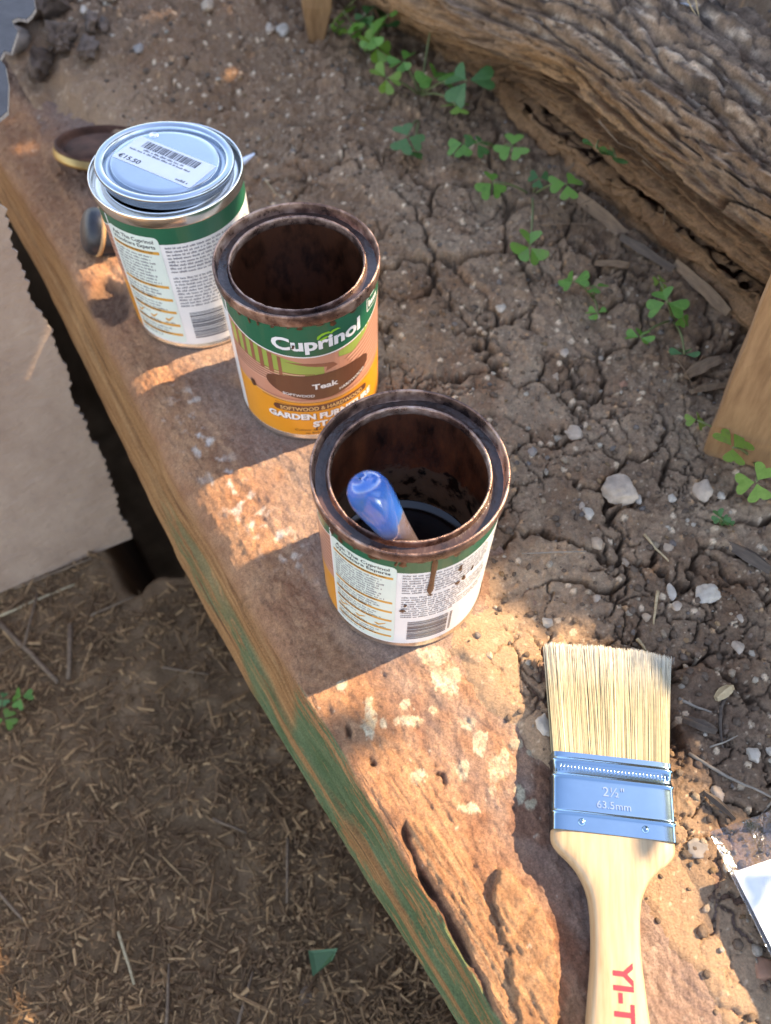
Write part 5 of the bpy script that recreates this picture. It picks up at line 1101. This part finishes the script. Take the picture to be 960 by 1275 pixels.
# ------------------------------------------------------------------ single straws, twigs, chips
def low_z(x, y): 
    x = np.array([x]); y = np.array([y]); return float((DROP + 0.012 * fbm(x * 7, y * 7, 3, 201) + 0.006 * fbm(x * 40, y * 40, 3, 202))[0])
def stem(name, label, cat, pts, rad, mat, lift=0.002, low=False, taper=0.5, zs=None, group=None):
    P = []
    for i, p in enumerate(pts):
        g = un(*p, DROP if low else (zs[i] if zs else 0)); z = (low_z(g[0], g[1]) if low else (zs[i] if zs else height_at(g[0], g[1]))) + (lift if not zs else 0)
        P.append(Vector((g[0], g[1], z)))
    Q = []
    for i in range(len(P) - 1):
        for f in (0, 0.34, 0.67): Q.append(P[i].lerp(P[i + 1], f) + Vector((random.uniform(-1, 1), random.uniform(-1, 1), 0)) * rad * 0.25)
    Q.append(P[-1]); n = len(Q)
    return tag(ob(name, tube(Q, [rad * (1 - (1 - taper) * i / (n - 1)) for i in range(n)], 6), MAT[mat], smooth=True), label, cat, group)
stem('twig', 'long curved grey twig lying between the ferrule and the packet', 'twig', [(857, 938), (882, 957), (912, 975), (940, 990), (975, 1004)], .0011, 'grey_twig', .0025)
stem('twig', 'thin pale twig above the long curved twig', 'twig', [(880, 933), (897, 927), (914, 919)], .0006, 'grey_twig', .003)
stem('twig', 'thin twig crossing below the long curved twig by the packet', 'twig', [(958, 997), (948, 1012), (941, 1026)], .0007, 'grey_twig', .003)
stem('twig', 'dark bent root fibre right of the bristles', 'twig', [(904, 862), (897, 880), (893, 902), (897, 923), (899, 932)], .0013, 'dark_bark', .001)
stem('twig', 'grey rootlet beside the right edge of the bristles', 'twig', [(843, 872), (862, 880), (883, 889)], .0011, 'grey_twig', .001)
stem('twig', 'fine brown fibre standing along the right edge of the bristles', 'twig', [(838, 820), (835, 850), (833, 880)], .0004, 'grey_twig', .002)
stem('straw', 'thin brown straw lying level beside the rim of the front tin', 'straw', [(648, 694), (690, 694), (727, 692)], .0006, 'grey_twig', .003)
stem('straw', 'slanting yellow straw below the large cream stone', 'straw', [(801, 667), (816, 684), (831, 701)], .0010, 'straw', .002)
stem('straw', 'upright tan straw above the bristles', 'straw', [(818, 738), (815, 758), (813, 778)], .0011, 'straw', .002)
stem('straw', 'short pale straw lying at the top edge of the bristles', 'straw', [(792, 797), (799, 805), (808, 813)], .0012, 'straw', .002)
stem('straw', 'thin grass stalk on the sleeper below the front tin', 'straw', [(558, 922), (561, 938), (562, 948)], .0003, 'straw', .003)
stem('straw', 'pale dry stem lying behind the rim of the middle tin', 'straw', [(330, 228), (343, 243), (352, 250)], .0006, 'straw', .003)
DRY = 'dry grass stems by the log'
for i, (pts, zs, lab) in enumerate([
    ([(672, 280), (700, 279), (748, 278)], (.006, .012, .016), 'dry grass stem lying level below the clover with the long stalk'), ([(672, 268), (705, 262), (742, 246)], (.005, .014, .02), 'dry grass stem sloping up below the dark clover leaf'),
    ([(680, 250), (692, 272), (708, 308)], (.012, .010, .005), 'dry grass stem sloping down beside the level dry stem'), ([(724, 232), (722, 272), (718, 310)], (.012, .010, .006), 'upright dry grass stem crossing the level dry stem'),
    ([(730, 255), (728, 280), (722, 300)], (.014, .010, .006), 'shorter upright dry stem right of the tallest one'), ([(760, 130), (788, 152), (795, 170), (792, 186)], (.085, .078, .072, .066), 'curled dry stem hanging on the flank of the log'),
    ([(745, 150), (770, 178), (790, 186), (830, 222)], (.080, .070, .066, .054), 'long dry stem sliding down the flank of the log'), ([(800, 200), (826, 222), (830, 250), (826, 280)], (.062, .052, .040, .030), 'hooked dry stem below the long dry stem on the log'),
    ([(856, 0), (862, 12), (871, 24)], (.145, .140, .136), 'pale stalk of a crossed pair on top of the log'), ([(866, -3), (868, 10), (871, 24)], (.147, .141, .137), 'upright pale stalk of a crossed pair on top of the log'),
    ([(690, 368), (702, 385), (712, 408), (724, 430)], (.008, .006, .004, .003), 'thin dry runner on the soil below the lone clover leaf'), ([(830, 430), (852, 460), (868, 490)], (.012, .008, .004), 'thin dry stem left of the wooden stake')]):
    stem('dry_stem', lab, 'dry grass', pts, .00055 if i not in (5, 6, 7) else .0007, 'straw' if i in (8, 9) else 'bark', zs=zs, group=DRY)
LOWS = 'straws on the lower ground'
for i, (pts, lab) in enumerate([([(0, 768), (60, 742), (95, 729)], 'long pale straw slanting below the cardboard sheet'), ([(20, 735), (70, 716), (118, 700)], 'long level straw along the foot of the cardboard sheet'), ([(48, 740), (33, 805)], 'thin straw crossing the long pale straw'),
    ([(92, 780), (88, 848)], 'thick upright stalk on the lower ground below the cardboard'), ([(0, 775), (40, 815), (75, 852)], 'broad flattened straw at the left edge of the lower ground'), ([(115, 770), (170, 748)], 'dull straw right of the thick upright stalk'),
    ([(205, 836), (262, 842)], 'short tan straw near the green painted lip'), ([(266, 1020), (308, 1038)], 'pale chip of straw in the middle of the lower ground'), ([(152, 1160), (170, 1226)], 'pale upright straw at the bottom left'),
    ([(298, 1275), (316, 1210)], 'pale straw at the bottom beside the green fragment'), ([(210, 1280), (213, 1200)], 'thin straw at the bottom left of the green fragment'), ([(360, 1045), (358, 1125)], 'upright straw above the green fragment'), ([(0, 1110), (38, 1150)], 'straw at the left edge low on the lower ground')]):
    stem('straw', lab, 'straw', pts, .0013 if i not in (3, 4) else .0026, 'bark' if i not in (0, 8) else 'straw', .006, True, 0.8, group=LOWS)
def chip(name, label, cat, px, py, L, W, T, rot, mat, seed, z=None, low=False):
    g = un(px, py, DROP if low else 0); zz = z if z is not None else (low_z(g[0], g[1]) if low else height_at(g[0], g[1])) + T * 0.6
    if z is not None: g = un(px, py, z)
    o = ob(name, chip_mesh(L, W, T, seed, 0.002), MAT[mat]); o.location = (g[0], g[1], zz); o.rotation_euler = (random.uniform(-.2, .2), random.uniform(-.15, .15), rot)
    return tag(o, label, cat)
for a in [('bark_chip', 'pale split chip of bark at the foot of the wooden stake', 'bark', 872, 463, .030, .012, .003, 0.5, 'bark', 1), ('bark_chip', 'narrow chip of bark under the split chip by the stake', 'bark', 880, 486, .026, .007, .003, 0.2, 'bark', 2),
          ('bark_chip', 'brown chip of bark below the lone clover leaf', 'bark', 758, 340, .026, .008, .004, -0.1, 'bark', 3), ('bark_chip', 'long dark strip of bark under the log', 'bark', 800, 330, .050, .010, .005, -0.75, 'dark_bark', 4), ('bark_chip', 'crumbling strip of bark along the foot of the log', 'bark', 760, 290, .080, .016, .006, -0.85, 'bark', 5),
          ('bark_chip', 'charred piece of wood at the right edge above the long crack', 'bark', 930, 693, .032, .010, .004, -0.7, 'dark_bark', 6), ('bark_chip', 'blackened wood scrap right of the bristles', 'bark', 868, 905, .018, .007, .003, -0.4, 'dark_bark', 7), ('bark_chip', 'small burnt scrap beside the ferrule', 'bark', 893, 1004, .020, .004, .002, -0.75, 'dark_bark', 8),
          ('bark_chip', 'tan scrap of wood where the root fibre starts', 'bark', 898, 866, .014, .006, .003, 0.6, 'straw', 9), ('bark_chip', 'torn brown strip of bark where log and stake meet', 'bark', 868, 372, .060, .012, .006, -1.0, 'bark', 10), ('bark_chip', 'brown scrap lying on the lower ground under the green fragment', 'bark', 381, 1240, .016, .010, .002, 1.2, 'bark', 11, None, True)]: chip(*a)
# pale scrap behind the log
g = [un(*p, 0.132) for p in ((822, -6), (876, -6), (872, 16), (850, 14), (838, 8))]
bm = bmesh.new(); hi = [bm.verts.new((p[0], p[1], .134 + .004 * (i % 2))) for i, p in enumerate(g)]; lo = [bm.verts.new((v.co.x, v.co.y, v.co.z - .0012)) for v in hi]; bm.faces.new(hi); bm.faces.new(list(reversed(lo)))
for i in range(5): j = (i + 1) % 5; bm.faces.new((lo[i], lo[j], hi[j], hi[i]))
bmesh.ops.recalc_face_normals(bm, faces=bm.faces); tag(ob('paper_scrap', bm, plain('pale_scrap', (0.52, 0.54, 0.58), 0.5)), 'pale grey scrap lying behind the charred back of the log', 'scrap')
# green fragment on the lower ground
g = [un(*p, DROP + 0.008) for p in ((384, 1184), (421, 1181), (414, 1196), (390, 1216))]
bm = bmesh.new(); hi = [bm.verts.new((p[0], p[1], DROP + .010 + .004 * (i % 2))) for i, p in enumerate(g)]; lo = [bm.verts.new((v.co.x, v.co.y, v.co.z - .001)) for v in hi]; bm.faces.new(hi); bm.faces.new(list(reversed(lo)))
for i in range(4): j = (i + 1) % 4; bm.faces.new((lo[i], lo[j], hi[j], hi[i]))
bmesh.ops.recalc_face_normals(bm, faces=bm.faces); tag(ob('leaf_fragment', bm, plain('green_fragment', (0.055, 0.125, 0.045), 0.6)), 'green torn fragment lying on the straw of the lower ground', 'leaf')

# ------------------------------------------------------------------ clover
def leaf_mat(name, c1, c2):
    m, nt, b = new_mat(name); b.inputs['Roughness'].default_value = 0.5
    oi = nt.nodes.new('ShaderNodeObjectInfo'); n = noise_node(nt, 3.5, 5, 0.7); ad = nt.nodes.new('ShaderNodeMath'); ad.operation = 'MULTIPLY_ADD'; ad.inputs[1].default_value = 0.35; nt.links.new(oi.outputs['Random'], ad.inputs[0]); nt.links.new(n.outputs[0], ad.inputs[2]); r = ramp(nt, ad.outputs[0], [(0.45, c1), (0.78, c2), (0.92, tuple(0.6 * x + y for x, y in zip(c2, (0.07, 0.06, 0.03))))]); nt.links.new(r.outputs[0], b.inputs['Base Color'])
    tr = nt.nodes.new('ShaderNodeBsdfTranslucent'); nt.links.new(r.outputs[0], tr.inputs[0]); mx = nt.nodes.new('ShaderNodeMixShader'); mx.inputs[0].default_value = 0.3
    nt.links.new(b.outputs[0], mx.inputs[1]); nt.links.new(tr.outputs[0], mx.inputs[2]); nt.links.new(mx.outputs[0], nt.nodes['Material Output'].inputs[0]); return m
MAT['leaf_a'] = leaf_mat('clover_leaf', (0.075, 0.205, 0.025), (0.130, 0.300, 0.040)); MAT['leaf_b'] = leaf_mat('dark_clover_leaf', (0.042, 0.130, 0.030), (0.070, 0.185, 0.048)); MAT['leaf_c'] = leaf_mat('young_clover_leaf', (0.13, 0.25, 0.025), (0.20, 0.33, 0.05))
MAT['stalk'] = plain('clover_stalk', (0.13, 0.15, 0.05), 0.6)
def trefoil(n=3, fold=0.25):
    """heart-shaped leaflets meeting at the stalk, unit radius"""
    V, Fc = [(0, 0, 0)], []
    half = [(0.0, 0.10), (0.14, 0.30), (0.34, 0.55), (0.46, 0.78), (0.42, 0.95), (0.26, 1.02), (0.10, 0.96), (0.0, 0.84)]
    for k in range(n):
        a = 2 * math.pi * k / n + 0.3 * math.sin(k * 2.1); ca, sa = math.cos(a), math.sin(a); dz = random.uniform(-0.35, 0.30); s = random.uniform(0.80, 1.10); a += random.uniform(-0.15, 0.15); ca, sa = math.cos(a), math.sin(a)
        for side in (1, -1):
            o = len(V)
            for x, y in half: X = x * side * s * 1.32; Y = y * s; Zz = fold * abs(x) - 0.10 * y * y + dz * y; V.append((X * ca - Y * sa, X * sa + Y * ca, Zz))
            m = len(half); mid = len(V); V.append((-0.5 * s * sa, 0.5 * s * ca, -0.025 + dz * .5))
            f = [(o + i, o + i + 1, mid) for i in range(m - 1)]; Fc += f if side > 0 else [tuple(reversed(t_)) for t_ in f]
    me = pyd(V, Fc); return me
TREF = [trefoil(3, random.uniform(-0.1, 0.6)) for _ in range(12)]
for me in TREF: me.polygons.foreach_set('use_smooth', np.full(len(me.polygons), True))
def clover(label, root, leaves, group='clover plants growing in the soil'):
    rg = un(*root); rz = height_at(rg[0], rg[1]); t = thing('clover', label, 'clover', (rg[0], rg[1], rz), group=group)
    for i, (px, py, r, z, m) in enumerate(leaves):
        g = un(px, py, z); d = np.linalg.norm(g - CAMP); rr = 1.25 * r * d / F_PX
        base = TREF[(i * 5 + int(px)) % 12]; me = base.copy(); me.materials.clear(); me.materials.append(MAT['leaf_' + m]); o = ob('leaf', me, None, t)
        o.location = (g[0] - rg[0], g[1] - rg[1], z - rz); o.scale = (rr, rr, rr); o.rotation_euler = (R(random.uniform(8, 34)), R(random.uniform(-22, 22)), random.uniform(0, 6.28))
        a = Vector((0, 0, -0.002)); b = Vector(o.location); c = a.lerp(b, 0.55) + Vector((0, 0, 0.35 * b.length)) * 0.5
        pts = [(a * (1 - f) ** 2 + c * 2 * f * (1 - f) + b * f * f) for f in np.linspace(0, 1, 6)]; ob('stem', tube(pts, [.0009] * 4 + [.0007] * 2, 5), MAT['stalk'], t, True)
clover('dense bright clump of clover beside the small stake at the back', (460, 62), [(427, 14, 17, .035, 'c'), (440, 28, 16, .030, 'a'), (452, 36, 12, .028, 'a'), (484, 18, 17, .050, 'a'), (464, 45, 14, .035, 'a'), (477, 33, 13, .03, 'b'), (422, 34, 8, .02, 'c'), (466, 8, 10, .02, 'b'), (468, 58, 15, .030, 'c'), (455, 20, 12, .03, 'b')])
clover('spreading clover in the dark hollow under the log', (523, 122), [(502, 76, 13, .030, 'a'), (481, 97, 13, .025, 'c'), (540, 98, 18, .028, 'a'), (537, 32, 7, .05, 'b'), (582, 100, 21, .045, 'b'), (568, 131, 14, .030, 'c')])
clover('dark clover leaf pair below the dark hollow', (522, 150), [(507, 170, 16, .022, 'b'), (516, 188, 10, .012, 'b')])
clover('clover with two overlapping leaves left of the long-stalked clover', (620, 196), [(577, 178, 14, .024, 'a'), (594, 178, 14, .030, 'b'), (638, 182, 15, .030, 'a')])
clover('clover with long stalks spreading from one node under the log', (662, 246), [(613, 227, 14, .020, 'a'), (706, 229, 15, .040, 'a'), (660, 307, 20, .026, 'a'), (672, 222, 9, .02, 'b')])
clover('dark folded clover leaf pair lying against the flank of the log', (741, 196), [(742, 184, 14, .065, 'b'), (767, 196, 13, .060, 'b')])
clover('small clover with one larger leaf on the bare soil in the middle', (738, 372), [(714, 350, 13, .020, 'a'), (742, 357, 10, .014, 'a'), (744, 390, 10, .012, 'a')])
clover('clover with five leaves at the foot of the log left of the stake', (836, 402), [(830, 376, 17, .028, 'a'), (822, 351, 9, .020, 'c'), (849, 393, 10, .018, 'a'), (797, 420, 14, .020, 'a'), (852, 441, 14, .022, 'b')])
clover('bright clover in front of the foot of the wooden stake', (938, 572), [(912, 557, 19, .026, 'c'), (942, 600, 19, .022, 'c'), (868, 523, 10, .014, 'c'), (956, 524, 12, .026, 'c')])
clover('tiny clover sprig right of the pinkish beige stone', (902, 652), [(898, 646, 9, .010, 'b'), (905, 650, 7, .006, 'b')])
rg = un(18, 868, DROP)
t = thing('clover', 'blurred clover at the left edge of the lower ground', 'clover', (rg[0], rg[1], low_z(rg[0], rg[1])), group='clover plants growing in the soil')
for px, py, r, m in ((24, 866, 13, 'a'), (2, 893, 12, 'a'), (0, 868, 8, 'b')):
    g = un(px, py, DROP + .02); me = TREF[1].copy(); me.materials.clear(); me.materials.append(MAT['leaf_' + m]); o = ob('leaf', me, None, t); rr = r * np.linalg.norm(g - CAMP) / F_PX; o.location = (g[0] - rg[0], g[1] - rg[1], .02); o.scale = (rr,) * 3; o.rotation_euler = (.3, .1, px)
clk('clover')

# ------------------------------------------------------------------ leafy shrub outside the frame that shades the terrace
def inside(P, poly):
    x, y = P[:, 0], P[:, 1]; c = np.zeros(len(P), bool); n = len(poly); j = n - 1
    for i in range(n):
        xi, yi = poly[i]; xj, yj = poly[j]
        c ^= ((yi > y) != (yj > y)) & (x < (xj - xi) * (y - yi) / (yj - yi + 1e-12) + xi); j = i
    return c
def shrub():
    # gaps in the crown: where sun reaches the place in the photograph (outlines on the ground)
    G = lambda L: [tuple(un(*p)[:2]) for p in L]
    sl = lambda L: [xy(*p) for p in L]
    gaps = [sl([(0.14, 0.022), (0.14, 0.060), (0.30, 0.115), (0.42, 0.125), (0.52, 0.118), (0.590, 0.130), (0.607, 0.085), (0.625, 0.05), (0.615, 0.040), (0.575, 0.034), (0.545, -0.09), (0.465, -0.10), (0.42, 0.010)]),
            G([(470, 905), (560, 905), (590, 960), (600, 860), (690, 905), (700, 1010), (716, 1120), (716, 1400), (600, 1400), (515, 1120), (455, 1000)]),
            G([(735, 890), (850, 950), (850, 1010), (905, 1060), (925, 1130), (930, 1420), (690, 1420), (680, 1030), (690, 960)]),
            G([(700, 800), (760, 820), (800, 900), (740, 905), (705, 860)]),
            G([(900, 1075), (1000, 1050), (1010, 1300), (940, 1200)])]
    tr = thing('garden_shrub', 'leafy shrub outside the frame shading the terrace soil', 'shrub', (1.75, 0.75, 0.0))
    N = 17000; fx = rng.uniform(-0.44, 0.75, N); fy = rng.uniform(-0.45, 1.25, N)   # where each leaf's shadow falls on the soil
    zc = 0.62 + 0.75 * rng.random(N)
    P = np.stack([fx + SUN_H[0] * zc / math.tan(SUN_EL), fy + SUN_H[1] * zc / math.tan(SUN_EL), zc], 1)
    ok = ~((fx < -0.22) & (fy < 0.06))
    for g in gaps:
        g = np.array(g)
        for dx, dy in ((0, 0), (.019, 0), (-.019, 0), (0, .019), (0, -.019)): ok &= ~inside(np.stack([fx + dx, fy + dy], 1), g)
    P = P[ok]
    # a sprig that throws the leaf-shaped shadows on brush and packet
    extra = []
    for px, py, zz in ((800, 1052, .016), (813, 1044, .016), (934, 1103, .014), (948, 1094, .014), (944, 1118, .014)):
        g = un(px, py, zz); zc_ = 0.55; k = (zc_ - zz) / math.tan(SUN_EL); extra.append((g[0] + SUN_H[0] * k, g[1] + SUN_H[1] * k, zc_))
    V, Fc = [], []; out = [(0, -1), (.36, -.45), (.42, 0.1), (.22, .7), (0, 1), (-.22, .7), (-.42, .1), (-.36, -.45)]
    for i, p in enumerate(list(P) + extra):
        sp = i >= len(P); L = (0.016 + 0.012 * rng.random()) if not sp else 0.009
        nrm = Vector(SUN) * (0.9 if not sp else 2.5) + Vector(rng.normal(0, 0.45, 3)); nrm.normalize(); a = nrm.orthogonal().normalized(); th = rng.uniform(0, 6.28); a = (a * math.cos(th) + nrm.cross(a) * math.sin(th)); b = nrm.cross(a); o = len(V)
        for x, y in out: V.append(Vector(p) + b * x * L + a * y * L + nrm * (abs(x) * 0.3 * L))
        Fc += [(o, o + 1, o + 7), (o + 1, o + 2, o + 6, o + 7), (o + 2, o + 3, o + 5, o + 6), (o + 3, o + 4, o + 5)]
    me = pyd([v - Vector((1.75, 0.75, 0)) for v in V], Fc); stuff(ob('foliage', me, leaf_mat('shrub_leaf', (0.045, 0.085, 0.025), (0.075, 0.125, 0.04)), tr))
    br = []; bark = MAT['bark']
    def shades_gap(pts):
        q = np.array([[v.x + 1.75 - SUN_H[0] * v.z / math.tan(SUN_EL), v.y + 0.75 - SUN_H[1] * v.z / math.tan(SUN_EL)] for v in pts])
        return any(inside(q + np.array(o_), np.array(g)).any() for g in gaps for o_ in ((0, 0), (.02, 0), (-.02, 0), (0, .02), (0, -.02)))
    k = 0; tries = 0
    while k < 9 and tries < 400:
        tries += 1
        e = Vector((rng.uniform(0.5, 1.6), rng.uniform(-0.1, 1.7), rng.uniform(0.75, 1.35))) - Vector((1.75, 0.75, 0)); s0 = Vector((0, 0, 0.25 + 0.1 * k)); m_ = s0.lerp(e, 0.5) + Vector((0, 0, 0.12))
        L_ = [s0, s0.lerp(m_, .5), m_, m_.lerp(e, .5), e]
        if shades_gap([L_[i].lerp(L_[i + 1], f) for i in range(4) for f in np.linspace(0, 1, 12)]): continue
        k += 1
        ob('branch', tube([s0, s0.lerp(m_, .5), m_, m_.lerp(e, .5), e], [.018, .014, .010, .007, .003], 7), bark, tr, True)
    ob('trunk', tube([(0, 0, -0.05), (.02, .01, .3), (-.02, 0, .7), (.0, .02, 1.1), (0, 0, 1.3)], [.045, .038, .032, .024, .012], 10), bark, tr, True)
shrub(); clk('shrub')
